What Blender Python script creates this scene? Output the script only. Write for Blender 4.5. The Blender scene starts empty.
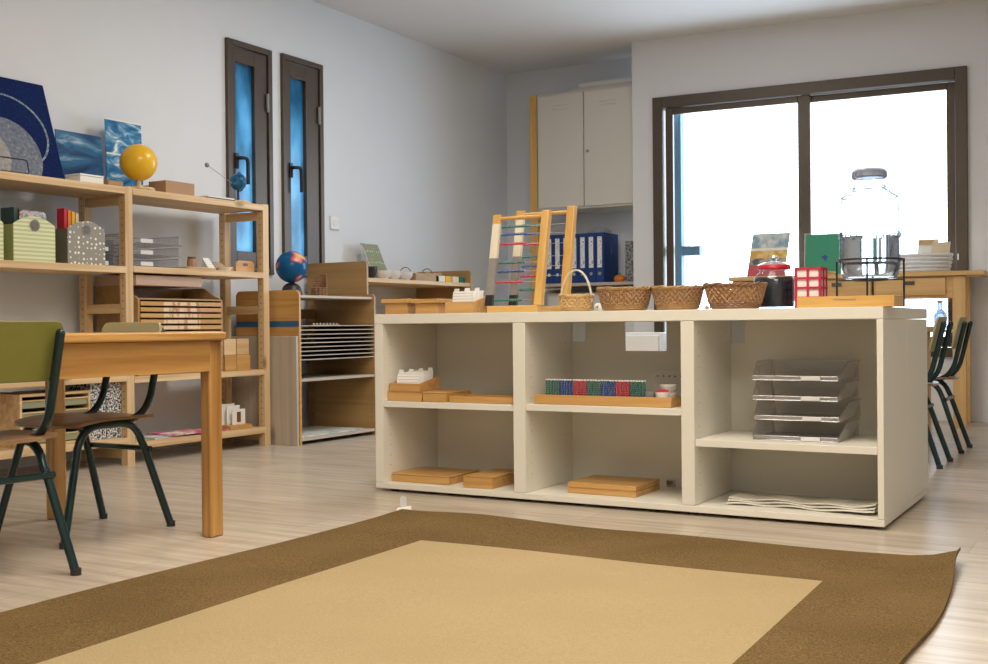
import bpy, bmesh, math, random
from mathutils import Vector, Matrix
random.seed(7)
PI = math.pi
COL = bpy.context.scene.collection
SC = bpy.context.scene

# ---------------------------------------------------------------- camera
FPX, YAW, PIT, ROL, CH = 1135.32, 0.52345, -0.005536, -0.008904, 0.65
WR = 0.0565                                   # the window wall stands slightly askew to the left wall
fw = Vector((-math.sin(YAW)*math.cos(PIT), math.cos(YAW)*math.cos(PIT), math.sin(PIT)))
r0 = Vector((math.cos(YAW), math.sin(YAW), 0)); u0 = r0.cross(fw)
rt = r0*math.cos(ROL)+u0*math.sin(ROL); up = u0*math.cos(ROL)-r0*math.sin(ROL)
EYE = Vector((0, 0, CH))
cam = bpy.data.cameras.new('camera'); co = bpy.data.objects.new('camera', cam); COL.objects.link(co)
cam.sensor_width = 36; cam.lens = FPX/988*36; cam.clip_start = .05
m = Matrix((rt, up, -fw)).transposed().to_4x4(); m.translation = EYE; co.matrix_world = m
SC.camera = co
def ray(x, y): return fw*FPX+rt*(x-494)-up*(y-332)
def pX(x, y, v): d = ray(x, y); return EYE+d*(v/d.x)
def pY(x, y, v): d = ray(x, y); return EYE+d*(v/d.y)
def pZ(x, y, v): d = ray(x, y); return EYE+d*((v-CH)/d.z)

# ---------------------------------------------------------------- materials
def newmat(name):
    mt = bpy.data.materials.new(name); mt.use_nodes = True
    return mt, mt.node_tree, mt.node_tree.nodes['Principled BSDF']
def plain(name, col, rough=.5, metal=0, noise=.04, nscale=30, bump=0, **kw):
    mt, nt, b = newmat(name); N = nt.nodes
    tc = N.new('ShaderNodeTexCoord'); nz = N.new('ShaderNodeTexNoise'); nz.inputs['Scale'].default_value = nscale
    nz.inputs['Detail'].default_value = 4
    mx = N.new('ShaderNodeMix'); mx.data_type = 'RGBA'
    mx.inputs['A'].default_value = (*[c*(1-noise) for c in col], 1); mx.inputs['B'].default_value = (*[min(1, c*(1+noise)) for c in col], 1)
    nt.links.new(tc.outputs['Object'], nz.inputs['Vector']); nt.links.new(nz.outputs['Fac'], mx.inputs['Factor'])
    nt.links.new(mx.outputs['Result'], b.inputs['Base Color'])
    b.inputs['Roughness'].default_value = rough; b.inputs['Metallic'].default_value = metal
    if bump:
        bp = N.new('ShaderNodeBump'); bp.inputs['Strength'].default_value = bump; bp.inputs['Distance'].default_value = .01
        nt.links.new(nz.outputs['Fac'], bp.inputs['Height']); nt.links.new(bp.outputs['Normal'], b.inputs['Normal'])
    for k, v in kw.items(): b.inputs[k].default_value = v
    return mt
def wood(name, c1, c2, axis='X', scale=1.0, rough=.45, knots=True):
    mt, nt, b = newmat(name); N = nt.nodes; Lk = nt.links.new
    tc = N.new('ShaderNodeTexCoord'); mp = N.new('ShaderNodeMapping')
    s = [26*scale]*3; s['XYZ'.index(axis)] = 1.1*scale; mp.inputs['Scale'].default_value = s
    oi = N.new('ShaderNodeObjectInfo'); ad = N.new('ShaderNodeVectorMath'); ad.operation = 'ADD'
    sc = N.new('ShaderNodeVectorMath'); sc.operation = 'SCALE'; sc.inputs['Scale'].default_value = 9
    cb = N.new('ShaderNodeCombineXYZ')
    for i in 'XYZ': Lk(oi.outputs['Random'], cb.inputs[i])
    Lk(cb.outputs[0], sc.inputs[0]); Lk(tc.outputs['Object'], ad.inputs[0]); Lk(sc.outputs[0], ad.inputs[1]); Lk(ad.outputs[0], mp.inputs['Vector'])
    nz = N.new('ShaderNodeTexNoise'); nz.inputs['Scale'].default_value = 1; nz.inputs['Detail'].default_value = 5; nz.inputs['Distortion'].default_value = .6
    Lk(mp.outputs[0], nz.inputs['Vector'])
    rp = N.new('ShaderNodeValToRGB'); e = rp.color_ramp.elements
    e[0].position = .36; e[1].position = .62; e[0].color = (*c2, 1); e[1].color = (*c1, 1)
    Lk(nz.outputs['Fac'], rp.inputs['Fac']); out = rp.outputs['Color']
    if knots:
        vo = N.new('ShaderNodeTexVoronoi'); mp2 = N.new('ShaderNodeMapping'); s2 = [7*scale]*3; s2['XYZ'.index(axis)] = 2.6*scale
        mp2.inputs['Scale'].default_value = s2; Lk(ad.outputs[0], mp2.inputs['Vector']); Lk(mp2.outputs[0], vo.inputs['Vector']); vo.inputs['Scale'].default_value = 1
        r2 = N.new('ShaderNodeValToRGB'); r2.color_ramp.elements[0].position = .04; r2.color_ramp.elements[1].position = .13
        r2.color_ramp.elements[0].color = (.45, .4, .35, 1); r2.color_ramp.elements[1].color = (1, 1, 1, 1)
        Lk(vo.outputs['Distance'], r2.inputs['Fac'])
        mm = N.new('ShaderNodeMix'); mm.data_type = 'RGBA'; mm.blend_type = 'MULTIPLY'; mm.inputs['Factor'].default_value = 1
        Lk(out, mm.inputs['A']); Lk(r2.outputs['Color'], mm.inputs['B']); out = mm.outputs['Result']
    Lk(out, b.inputs['Base Color']); b.inputs['Roughness'].default_value = rough
    return mt
def ramp_mat(name, stops, scale=5, stretch=(1, 1, 1), rough=.5, detail=5, distort=0, coord='Object'):
    mt, nt, b = newmat(name); N = nt.nodes
    tc = N.new('ShaderNodeTexCoord'); mp = N.new('ShaderNodeMapping'); mp.inputs['Scale'].default_value = stretch
    nz = N.new('ShaderNodeTexNoise'); nz.inputs['Scale'].default_value = scale; nz.inputs['Detail'].default_value = detail; nz.inputs['Distortion'].default_value = distort
    rp = N.new('ShaderNodeValToRGB'); e = rp.color_ramp.elements
    while len(e) < len(stops): e.new(.5)
    for i, (p, c) in enumerate(stops): e[i].position = p; e[i].color = (*c, 1)
    nt.links.new(tc.outputs[coord], mp.inputs[0]); nt.links.new(mp.outputs[0], nz.inputs['Vector'])
    nt.links.new(nz.outputs['Fac'], rp.inputs['Fac']); nt.links.new(rp.outputs['Color'], b.inputs['Base Color'])
    b.inputs['Roughness'].default_value = rough; b.inputs['Specular IOR Level'].default_value = .25
    return mt
def clear(name, tint=(.93, .94, .95), gloss=.12, edge=.55, haze=0, rim=None):
    """thin clear plastic or glass: mostly see-through, shiny and a little darker at grazing angles"""
    mt = bpy.data.materials.new(name); mt.use_nodes = True; nt = mt.node_tree; N = nt.nodes; N.clear()
    o = N.new('ShaderNodeOutputMaterial'); t = N.new('ShaderNodeBsdfTransparent'); g = N.new('ShaderNodeBsdfGlossy'); mx = N.new('ShaderNodeMixShader')
    t.inputs['Color'].default_value = (*tint, 1); g.inputs['Roughness'].default_value = .08; g.inputs['Color'].default_value = (.9, .92, .95, 1)
    lw = N.new('ShaderNodeLayerWeight'); lw.inputs['Blend'].default_value = .35
    mr = N.new('ShaderNodeMapRange'); mr.inputs['To Min'].default_value = gloss; mr.inputs['To Max'].default_value = edge
    nt.links.new(lw.outputs['Facing'], mr.inputs['Value']); nt.links.new(mr.outputs[0], mx.inputs['Fac'])
    nt.links.new(t.outputs[0], mx.inputs[1]); nt.links.new(g.outputs[0], mx.inputs[2])
    if rim:
        pw = N.new('ShaderNodeMath'); pw.operation = 'POWER'; pw.inputs[1].default_value = 2.6; nt.links.new(lw.outputs['Facing'], pw.inputs[0])
        cm = N.new('ShaderNodeMix'); cm.data_type = 'RGBA'; cm.inputs['A'].default_value = (*tint, 1); cm.inputs['B'].default_value = (*rim, 1)
        nt.links.new(pw.outputs[0], cm.inputs['Factor']); nt.links.new(cm.outputs['Result'], t.inputs['Color'])
    if haze:
        d = N.new('ShaderNodeBsdfDiffuse'); d.inputs['Color'].default_value = (.86, .84, .82, 1); m2 = N.new('ShaderNodeMixShader'); m2.inputs['Fac'].default_value = haze
        nt.links.new(mx.outputs[0], m2.inputs[1]); nt.links.new(d.outputs[0], m2.inputs[2]); nt.links.new(m2.outputs[0], o.inputs[0])
    else: nt.links.new(mx.outputs[0], o.inputs[0])
    return mt
def dots(name, base, dot, scale=45, thr=.22, rough=.6, stretch=(1, 1, 1)):
    mt, nt, b = newmat(name); N = nt.nodes
    tc = N.new('ShaderNodeTexCoord'); mp = N.new('ShaderNodeMapping'); mp.inputs['Scale'].default_value = stretch
    vo = N.new('ShaderNodeTexVoronoi'); vo.inputs['Scale'].default_value = scale; vo.inputs['Randomness'].default_value = .35
    rp = N.new('ShaderNodeValToRGB'); rp.color_ramp.interpolation = 'CONSTANT'; e = rp.color_ramp.elements
    e[0].color = (*dot, 1); e[1].color = (*base, 1); e[1].position = thr
    nt.links.new(tc.outputs['Object'], mp.inputs[0]); nt.links.new(mp.outputs[0], vo.inputs['Vector']); nt.links.new(vo.outputs['Distance'], rp.inputs['Fac'])
    nt.links.new(rp.outputs['Color'], b.inputs['Base Color']); b.inputs['Roughness'].default_value = rough
    return mt
def stripes(name, c1, c2, axis='Z', period=.016, rough=.6, duty=.5):
    mt, nt, b = newmat(name); N = nt.nodes; Lk = nt.links.new
    tc = N.new('ShaderNodeTexCoord'); sp = N.new('ShaderNodeSeparateXYZ'); Lk(tc.outputs['Object'], sp.inputs[0])
    md = N.new('ShaderNodeMath'); md.operation = 'PINGPONG'; md.inputs[1].default_value = period/2; Lk(sp.outputs[axis], md.inputs[0])
    gt = N.new('ShaderNodeMath'); gt.operation = 'GREATER_THAN'; gt.inputs[1].default_value = period/2*duty; Lk(md.outputs[0], gt.inputs[0])
    mx = N.new('ShaderNodeMix'); mx.data_type = 'RGBA'; mx.inputs['A'].default_value = (*c1, 1); mx.inputs['B'].default_value = (*c2, 1)
    Lk(gt.outputs[0], mx.inputs['Factor']); Lk(mx.outputs['Result'], b.inputs['Base Color']); b.inputs['Roughness'].default_value = rough
    return mt
def floor_mat():
    mt, nt, b = newmat('laminate_floor'); N = nt.nodes; Lk = nt.links.new
    tc = N.new('ShaderNodeTexCoord'); br = N.new('ShaderNodeTexBrick'); mp = N.new('ShaderNodeMapping')
    Lk(tc.outputs['Object'], mp.inputs[0]); Lk(mp.outputs[0], br.inputs['Vector'])
    br.inputs['Scale'].default_value = 1; br.inputs['Brick Width'].default_value = 1.2; br.inputs['Row Height'].default_value = .19
    br.inputs['Mortar Size'].default_value = .0012; br.inputs['Mortar Smooth'].default_value = .3; br.offset = .37
    br.inputs['Color1'].default_value = (.60, .525, .43, 1); br.inputs['Color2'].default_value = (.53, .455, .365, 1); br.inputs['Mortar'].default_value = (.36, .31, .25, 1)
    mp3 = N.new('ShaderNodeMapping'); mp3.inputs['Scale'].default_value = (1.6, 20, 1)
    nz = N.new('ShaderNodeTexNoise'); nz.inputs['Scale'].default_value = 1.4; nz.inputs['Detail'].default_value = 6; nz.inputs['Distortion'].default_value = .5
    Lk(tc.outputs['Object'], mp3.inputs[0]); Lk(mp3.outputs[0], nz.inputs['Vector'])
    rp = N.new('ShaderNodeValToRGB'); rp.color_ramp.elements[0].color = (.80, .78, .76, 1); rp.color_ramp.elements[1].color = (1.1, 1.1, 1.1, 1)
    rp.color_ramp.elements[0].position = .3; rp.color_ramp.elements[1].position = .7; Lk(nz.outputs['Fac'], rp.inputs['Fac'])
    mm = N.new('ShaderNodeMix'); mm.data_type = 'RGBA'; mm.blend_type = 'MULTIPLY'; mm.inputs['Factor'].default_value = 1
    Lk(br.outputs['Color'], mm.inputs['A']); Lk(rp.outputs['Color'], mm.inputs['B']); Lk(mm.outputs['Result'], b.inputs['Base Color'])
    b.inputs['Roughness'].default_value = .27; b.inputs['Specular IOR Level'].default_value = .5
    return mt
def weave_mat(name, c1, c2, scale=520):
    mt, nt, b = newmat(name); N = nt.nodes; Lk = nt.links.new
    tc = N.new('ShaderNodeTexCoord')
    def nz(st, s):
        mp = N.new('ShaderNodeMapping'); mp.inputs['Scale'].default_value = st; n = N.new('ShaderNodeTexNoise')
        n.inputs['Scale'].default_value = s; n.inputs['Detail'].default_value = 2; Lk(tc.outputs['Object'], mp.inputs[0]); Lk(mp.outputs[0], n.inputs['Vector']); return n
    a = nz((.3, 1, 1), scale); c = nz((1, .3, 1), scale); d = nz((1, 1, 1), 3)
    ad = N.new('ShaderNodeMath'); ad.operation = 'ADD'; Lk(a.outputs['Fac'], ad.inputs[0]); Lk(c.outputs['Fac'], ad.inputs[1])
    ad2 = N.new('ShaderNodeMath'); ad2.operation = 'MULTIPLY_ADD'; ad2.inputs[1].default_value = .35; Lk(d.outputs['Fac'], ad2.inputs[0]); Lk(ad.outputs[0], ad2.inputs[2])
    mr = N.new('ShaderNodeMapRange'); mr.inputs['From Min'].default_value = .9; mr.inputs['From Max'].default_value = 1.45; Lk(ad2.outputs[0], mr.inputs['Value'])
    mx = N.new('ShaderNodeMix'); mx.data_type = 'RGBA'; mx.inputs['A'].default_value = (*c2, 1); mx.inputs['B'].default_value = (*c1, 1)
    Lk(mr.outputs[0], mx.inputs['Factor']); Lk(mx.outputs['Result'], b.inputs['Base Color']); b.inputs['Roughness'].default_value = .95
    b.inputs['Specular IOR Level'].default_value = .1
    bp = N.new('ShaderNodeBump'); bp.inputs['Strength'].default_value = .5; bp.inputs['Distance'].default_value = .004
    Lk(ad.outputs[0], bp.inputs['Height']); Lk(bp.outputs['Normal'], b.inputs['Normal'])
    return mt
WAXIS = {}
def W(kind, axis='X'):
    k = (kind, axis)
    if k not in WAXIS:
        c = {'pine': ((.76, .56, .32), (.56, .36, .17), 1.0, .5, True), 'table': ((.60, .33, .10), (.34, .16, .04), 1.0, .35, True),
             'beech': ((.62, .36, .125), (.52, .275, .08), 1.5, .4, False), 'ply': ((.44, .27, .11), (.34, .20, .075), .8, .45, False),
             'pale': ((.56, .49, .40), (.44, .38, .31), .6, .6, True), 'gold': ((.72, .44, .135), (.62, .35, .095), 1.5, .35, False),
             'desk': ((.76, .50, .22), (.64, .39, .15), .9, .35, True)}[kind]
        WAXIS[k] = wood(f'{kind}_wood_{axis}', c[0], c[1], axis, c[2], c[3], c[4])
    return WAXIS[k]
M = {}
M['wall'] = plain('painted_plaster', (.75, .78, .82), .75, 0, .02, 6, .05)
M['wallw'] = plain('painted_plaster_window_wall', (.76, .76, .775), .75, 0, .02, 6, .05)
M['ceil'] = plain('painted_ceiling', (.74, .73, .72), .85, 0, .02, 4, .03)
M['floor'] = floor_mat()
M['white'] = plain('white_laminate', (.80, .77, .675), .42, 0, .015, 60)
M['whitec'] = plain('white_laminate_cool', (.78, .78, .77), .42, 0, .02, 60)
M['bronze'] = plain('bronze_anodised_frame', (.088, .065, .046), .38, .3, .1, 20)
M['bronzed'] = plain('dark_frame_gasket', (.02, .02, .02), .5)
M['blueglass'] = None
M['green_metal'] = plain('dark_green_enamel', (.009, .031, .032), .22, .1, .1, 20)
M['steel'] = plain('polished_steel', (.7, .7, .72), .22, 1)
M['olive'] = plain('olive_green_laminate', (.20, .195, .04), .4, 0, .05, 50)
M['olive2'] = plain('faded_green_laminate', (.38, .34, .17), .4, 0, .05, 50)
M['seatwood'] = wood('brown_seat_wood', (.33, .20, .10), (.24, .13, .06), 'Y', 1, .3, False)
M['rug_b'] = weave_mat('rug_border_weave', (.23, .15, .062), (.095, .058, .021))
M['rug_c'] = weave_mat('rug_centre_weave', (.47, .36, .20), (.375, .28, .145))
M['card'] = plain('brown_cardboard', (.42, .26, .15), .8, 0, .05, 20)
M['pinkcard'] = plain('pinkish_cardboard', (.52, .37, .29), .8, 0, .05, 20)
M['paper'] = plain('white_paper', (.85, .84, .81), .6)
M['offw'] = plain('off_white_card', (.80, .77, .68), .6)
M['black'] = plain('black_wire', (.015, .015, .017), .35)
M['blackp'] = plain('black_plastic', (.02, .02, .022), .4)
M['navy'] = ramp_mat('night_sky_board', [(.0, (.001, .010, .075)), (.60, (.001, .014, .10)), (.74, (.01, .06, .18))], 90, rough=.85)
M['moon'] = ramp_mat('speckled_moon_grey', [(.3, (.10, .13, .20)), (.6, (.19, .22, .28)), (.75, (.4, .4, .4))], 60)
M['moonl'] = ramp_mat('pale_speckled_moon', [(.3, (.25, .25, .27)), (.7, (.42, .40, .38))], 70)
M['ring'] = ramp_mat('speckled_orbit_ring', [(.35, (.04, .12, .2)), (.65, (.35, .42, .45))], 120)
M['sea'] = ramp_mat('dark_blue_sea_picture', [(.25, (.004, .02, .08)), (.45, (.01, .07, .18)), (.56, (.03, .16, .32)), (.66, (.4, .52, .62))], 4.5, (1, 1, 3.2), .35, 5, .8)
M['wave'] = ramp_mat('breaking_wave_picture', [(.3, (.01, .08, .22)), (.48, (.03, .20, .42)), (.56, (.22, .42, .58)), (.64, (.8, .86, .9))], 9, (1, 1, 2.4), .35, 5, .8)
M['yellow'] = plain('glossy_yellow', (.85, .50, .025), .25, 0, .03, 8)
M['globe'] = ramp_mat('globe_map', [(.0, (.005, .08, .22)), (.55, (.006, .10, .26)), (.56, (.55, .05, .05)), (.62, (.75, .35, .30)), (.68, (.75, .62, .1))], 11, rough=.2, detail=1)
M['planet'] = ramp_mat('dark_blue_globe', [(.4, (.008, .05, .14)), (.62, (.02, .16, .30)), (.7, (.2, .35, .4))], 30, rough=.3)
M['stripe'] = stripes('green_cream_stripes', (.74, .74, .52), (.52, .60, .27), 'Z', .018)
M['greenpl'] = plain('plain_green_card', (.38, .42, .17), .7)
M['greyd'] = dots('grey_card_with_pale_dots', (.29, .275, .23), (.85, .83, .78), 42, .26, .6, (.01, 1, 1))
M['greyp'] = plain('plain_grey_card', (.16, .145, .12), .7)
M['speck'] = ramp_mat('black_white_speckle', [(.42, (.03, .03, .03)), (.5, (.3, .3, .3)), (.56, (.75, .75, .75))], 110, detail=2)
M['clear'] = clear('clear_plastic', (.92, .92, .93), .08, .4, .12)
M['clearb'] = clear('clear_blue_plastic', (.82, .87, .94), .08, .4, .15)
M['glass'] = clear('clear_glass', (.93, .95, .96), .06, .75)
M['acry'] = clear('smoky_clear_acrylic', (.90, .885, .87), .08, .4, .16)
M['lip'] = plain('frosted_label_holder', (.72, .72, .72), .25, 0, .03)
M['red'] = plain('red_plastic', (.55, .015, .03), .3)
M['crimson'] = plain('crimson_cloth', (.50, .02, .06), .7)
M['pink'] = ramp_mat('pink_printed_paper', [(.4, (.6, .08, .2)), (.5, (.75, .25, .35)), (.6, (.8, .65, .6))], 18, rough=.6)
M['bluegrey'] = ramp_mat('blue_grey_printed_paper', [(.4, (.35, .42, .48)), (.6, (.6, .65, .68))], 12, rough=.5)
M['bluebind'] = plain('blue_binder_board', (.006, .045, .20), .45, 0, .06, 20)
M['scribble'] = ramp_mat('spine_label_with_scribbles', [(.36, (.15, .15, .2)), (.42, (.82, .82, .82))], 60, (1, 1, 1.5), .6, 2)
M['print'] = stripes('card_with_printed_lines', (.55, .56, .52), (.86, .85, .82), 'Z', .011, .6, .22)
M['tape'] = plain('blue_tape', (.02, .13, .30), .5)
M['wick'] = plain('wicker_straw', (.60, .40, .17), .6, 0, .25, 40)
M['wickd'] = plain('wicker_brown_straw', (.27, .14, .07), .4, 0, .45, 45)
M['wickm'] = plain('wicker_amber_straw', (.42, .24, .09), .5, 0, .4, 45)
M['wickw'] = plain('pale_wicker_handle', (.72, .66, .52), .6, 0, .08, 30)
M['dark'] = plain('dark_blue_black_contents', (.003, .010, .020), .5, 0, .4, 60)
M['greencard'] = plain('green_card', (.03, .30, .17), .55, 0, .05, 10)
M['bluedot'] = plain('blue_print', (.02, .08, .35), .5)
M['lockw'] = plain('white_enamelled_metal', (.66, .63, .56), .4, 0, .02, 10)
M['basketw'] = plain('white_woven_plastic', (.78, .80, .84), .5, 0, .1, 60)
M['lace'] = plain('beige_card', (.72, .60, .40), .6)
M['grey'] = plain('mid_grey', (.28, .28, .29), .5)
M['beadgrey'] = plain('grey_painted_wood', (.27, .25, .23), .5)
M['cream'] = plain('cream_painted_wood', (.80, .74, .58), .5)
M['orange'] = plain('orange_plastic', (.75, .22, .03), .4)
M['brown'] = plain('dark_brown_wood', (.16, .08, .03), .5, 0, .15, 15)
M['bead_g'] = plain('green_bead', (.02, .15, .12), .25)
M['bead_b'] = plain('blue_bead', (.01, .07, .30), .25)
M['bead_r'] = plain('red_bead', (.50, .02, .06), .25)
M['map'] = ramp_mat('pale_printed_map', [(.35, (.35, .45, .45)), (.5, (.62, .66, .62)), (.65, (.75, .72, .62))], 14, rough=.4)
M['bookdots'] = dots('grey_green_cover_with_dots', (.30, .30, .19), (.35, .75, .5), 40, .25)
M['labelpap'] = ramp_mat('tray_label_strip', [(.38, (.50, .25, .15)), (.46, (.80, .62, .42))], 26, (1, 1, .3), .6, 2)

# ---------------------------------------------------------------- mesh builder
class MB:
    def __init__(s): s.bm = bmesh.new(); s.mats = []
    def mi(s, mat):
        if mat is None: return 0
        if mat not in s.mats: s.mats.append(mat)
        return s.mats.index(mat)
    def face(s, vs, mat=None):
        try:
            f = s.bm.faces.new(vs); f.material_index = s.mi(mat); return f
        except ValueError: return None
    def hexa(s, c, mat=None):           # c: 8 corners, bottom 4 ccw then top 4 ccw
        v = [s.bm.verts.new(p) for p in c]
        for q in ((3, 2, 1, 0), (4, 5, 6, 7), (0, 1, 5, 4), (1, 2, 6, 5), (2, 3, 7, 6), (3, 0, 4, 7)): s.face([v[i] for i in q], mat)
        return s
    def box(s, x0, x1, y0, y1, z0, z1, mat=None):
        return s.hexa([(x0, y0, z0), (x1, y0, z0), (x1, y1, z0), (x0, y1, z0), (x0, y0, z1), (x1, y0, z1), (x1, y1, z1), (x0, y1, z1)], mat)
    def slab(s, a, b, c, t, mat=None):  # parallelogram a, a+b, a+b+c, a+c extruded by vector t
        a, b, c, t = map(Vector, (a, b, c, t))
        if b.cross(c).dot(t) < 0: b, c = c, b
        return s.hexa([a, a+b, a+b+c, a+c, a+t, a+b+t, a+b+c+t, a+c+t], mat)
    def tube(s, pts, r, n=10, mat=None, closed=False, cap=True):
        pts = [Vector(p) for p in pts]; L = len(pts); rs = r if isinstance(r, (list, tuple)) else [r]*L
        def tan(i):
            if closed: return (pts[(i+1) % L]-pts[i-1]).normalized()
            return (pts[min(i+1, L-1)]-pts[max(i-1, 0)]).normalized()
        t = tan(0); a = Vector((0, 0, 1)) if abs(t.z) < .9 else Vector((1, 0, 0)); nrm = t.cross(a).normalized(); rings = []
        for i in range(L):
            t = tan(i); nrm = (nrm-t*nrm.dot(t))
            if nrm.length < 1e-6: nrm = t.orthogonal()
            nrm.normalize(); bn = t.cross(nrm)
            rings.append([s.bm.verts.new(pts[i]+(nrm*math.cos(2*PI*k/n)+bn*math.sin(2*PI*k/n))*rs[i]) for k in range(n)])
        for i in range(L if closed else L-1):
            A, B = rings[i], rings[(i+1) % L]
            for k in range(n): s.face([A[k], A[(k+1) % n], B[(k+1) % n], B[k]], mat)
        if cap and not closed: s.face(rings[0][::-1], mat); s.face(rings[-1], mat)
        return s
    def lathe(s, prof, c=(0, 0, 0), n=32, mat=None, sx=1, sy=1):
        rings = []
        for r, z in prof:
            if r < 1e-6: rings.append([s.bm.verts.new((c[0], c[1], c[2]+z))])
            else: rings.append([s.bm.verts.new((c[0]+r*sx*math.cos(2*PI*k/n), c[1]+r*sy*math.sin(2*PI*k/n), c[2]+z)) for k in range(n)])
        for A, B in zip(rings, rings[1:]):
            for k in range(n):
                k2 = (k+1) % n
                if len(A) == 1 and len(B) == 1: continue
                if len(A) == 1: s.face([A[0], B[k2], B[k]], mat)
                elif len(B) == 1: s.face([A[k], A[k2], B[0]], mat)
                else: s.face([A[k], A[k2], B[k2], B[k]], mat)
        return s
    def sphere(s, c, r, n=24, mat=None):
        return s.lathe([(r*math.sin(PI*i/(n//2)), -r*math.cos(PI*i/(n//2))) for i in range(n//2+1)], c, n, mat)
    def prism(s, poly, axis, a0, a1, mat=None):   # poly in the other two axes (order xyz without axis)
        def P(p, a):
            q = list(p); q.insert('XYZ'.index(axis), a); return q
        A = [s.bm.verts.new(P(p, a0)) for p in poly]; B = [s.bm.verts.new(P(p, a1)) for p in poly]; n = len(poly)
        s.face(A[::-1], mat); s.face(B, mat)
        for i in range(n): s.face([A[i], A[(i+1) % n], B[(i+1) % n], B[i]], mat)
        return s
    def build(s, name, mat=None, parent=None, loc=None, rot=None, bev=0, seg=2, fix=True):
        if fix: bmesh.ops.recalc_face_normals(s.bm, faces=s.bm.faces)
        me = bpy.data.meshes.new(name); s.bm.to_mesh(me); s.bm.free()
        if s.mats:
            for mt in s.mats: me.materials.append(mt)
        else: me.materials.append(mat)
        for p in me.polygons: p.use_smooth = True
        me.set_sharp_from_angle(angle=math.radians(38))
        o = bpy.data.objects.new(name, me); COL.objects.link(o)
        if parent: o.parent = parent
        if loc is not None: o.location = loc
        if rot is not None: o.rotation_euler = rot
        if bev:
            b = o.modifiers.new('bevel', 'BEVEL'); b.width = bev; b.segments = seg; b.limit_method = 'ANGLE'; b.angle_limit = math.radians(40)
        return o
def tag(o, label=None, cat=None, group=None, kind=None):
    if label: o['label'] = label
    if cat: o['category'] = cat
    if group: o['group'] = group
    if kind: o['kind'] = kind
    return o
def thing(name, label, cat, loc=(0, 0, 0), rz=0, group=None):
    o = bpy.data.objects.new(name, None); o.empty_display_size = .05; COL.objects.link(o)
    o.location = loc; o.rotation_euler = (0, 0, rz); return tag(o, label, cat, group)
def dup(root, loc, rz=0, label=None, group=None):
    r = root.copy(); COL.objects.link(r); r.location = loc; r.rotation_euler = (0, 0, rz)
    if label: r['label'] = label
    if group: r['group'] = group
    for ch in list(root.children):
        c = ch.copy(); COL.objects.link(c); c.parent = r
        for g in ch.children: d = g.copy(); COL.objects.link(d); d.parent = c
    return r
def struct(name, mb, mat=None, **k): return tag(mb.build(name, mat, **k), kind='structure')
def bez(p0, p1, p2, n=6):
    p0, p1, p2 = map(Vector, (p0, p1, p2)); return [p0*(1-t)**2+p1*2*t*(1-t)+p2*t*t for t in [i/n for i in range(n+1)]]
def rpoly(x0, x1, z0, z1, r, n=5, corners=(1, 1, 1, 1)):   # rounded rectangle, corners: bl, br, tr, tl
    out = []
    for (cx, cz, a0, f) in ((x0, z0, PI, corners[0]), (x1, z0, 1.5*PI, corners[1]), (x1, z1, 0, corners[2]), (x0, z1, .5*PI, corners[3])):
        if not f: out.append((cx, cz)); continue
        ox = cx+r if cx == x0 else cx-r; oz = cz+r if cz == z0 else cz-r
        for i in range(n+1): a = a0+i/n*PI/2; out.append((ox+r*math.cos(a), oz+r*math.sin(a)))
    return out

# ================================================================ ROOM
XL, YB, ZC = -4.62, 8.25, 2.735
XR, YF = 3.2, -2.6
struct('floor', MB().box(XL-.2, XR+.2, YF-.2, YB+.2, -.1, 0), M['floor'])
struct('ceiling', MB().box(XL-.2, XR+.2, YF-.2, YB+.2, ZC, ZC+.1), M['ceil'])
S1 = (4.92, 5.307, .97, 2.33); S2 = (5.403, 5.798, .97, 2.337)     # slim windows in the left wall
b = MB()
def wallL(y0, y1, z0, z1): b.box(XL-.2, XL, y0, y1, z0, z1)
i = .03
wallL(YF, S1[0]+i, 0, ZC); wallL(S1[0]+i, S2[1]-i, 0, .97+i); wallL(S1[0]+i, S2[1]-i, 2.30, ZC); wallL(S1[1]-i, S2[0]+i, .97+i, 2.30); wallL(S2[1]-i, YB, 0, ZC)
struct('wall_left', b, M['wall'])
struct('wall_back', MB().box(XL-.2, -3.1, YB, YB+.2, 0, ZC), M['wall'])
WO = Vector((-3.14, 7.809, 0)); WU = Vector((math.cos(WR), math.sin(WR), 0)); WN = Vector((-math.sin(WR), math.cos(WR), 0))
Wm = Matrix.Rotation(WR, 4, 'Z'); Wm.translation = WO
def onwall(o): o.location = WO; o.rotation_euler = (0, 0, WR); return o
ZS = .42                                                            # sill of the big window
b = MB(); b.box(-.165, .02, 0, .36, 0, ZC); b.box(.02, 2.11, 0, .2, 0, ZS); b.box(.02, 2.11, 0, .2, 2.28, ZC); b.box(2.11, 6.5, 0, .2, 0, ZC)
onwall(struct('wall_window', b, M['wallw']))
struct('wall_right', MB().box(XR, XR+.2, YF, YB, 0, ZC), M['wall'])
struct('wall_front', MB().box(XL-.2, XR+.2, YF-.2, YF, 0, ZC), M['wall'])

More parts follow.
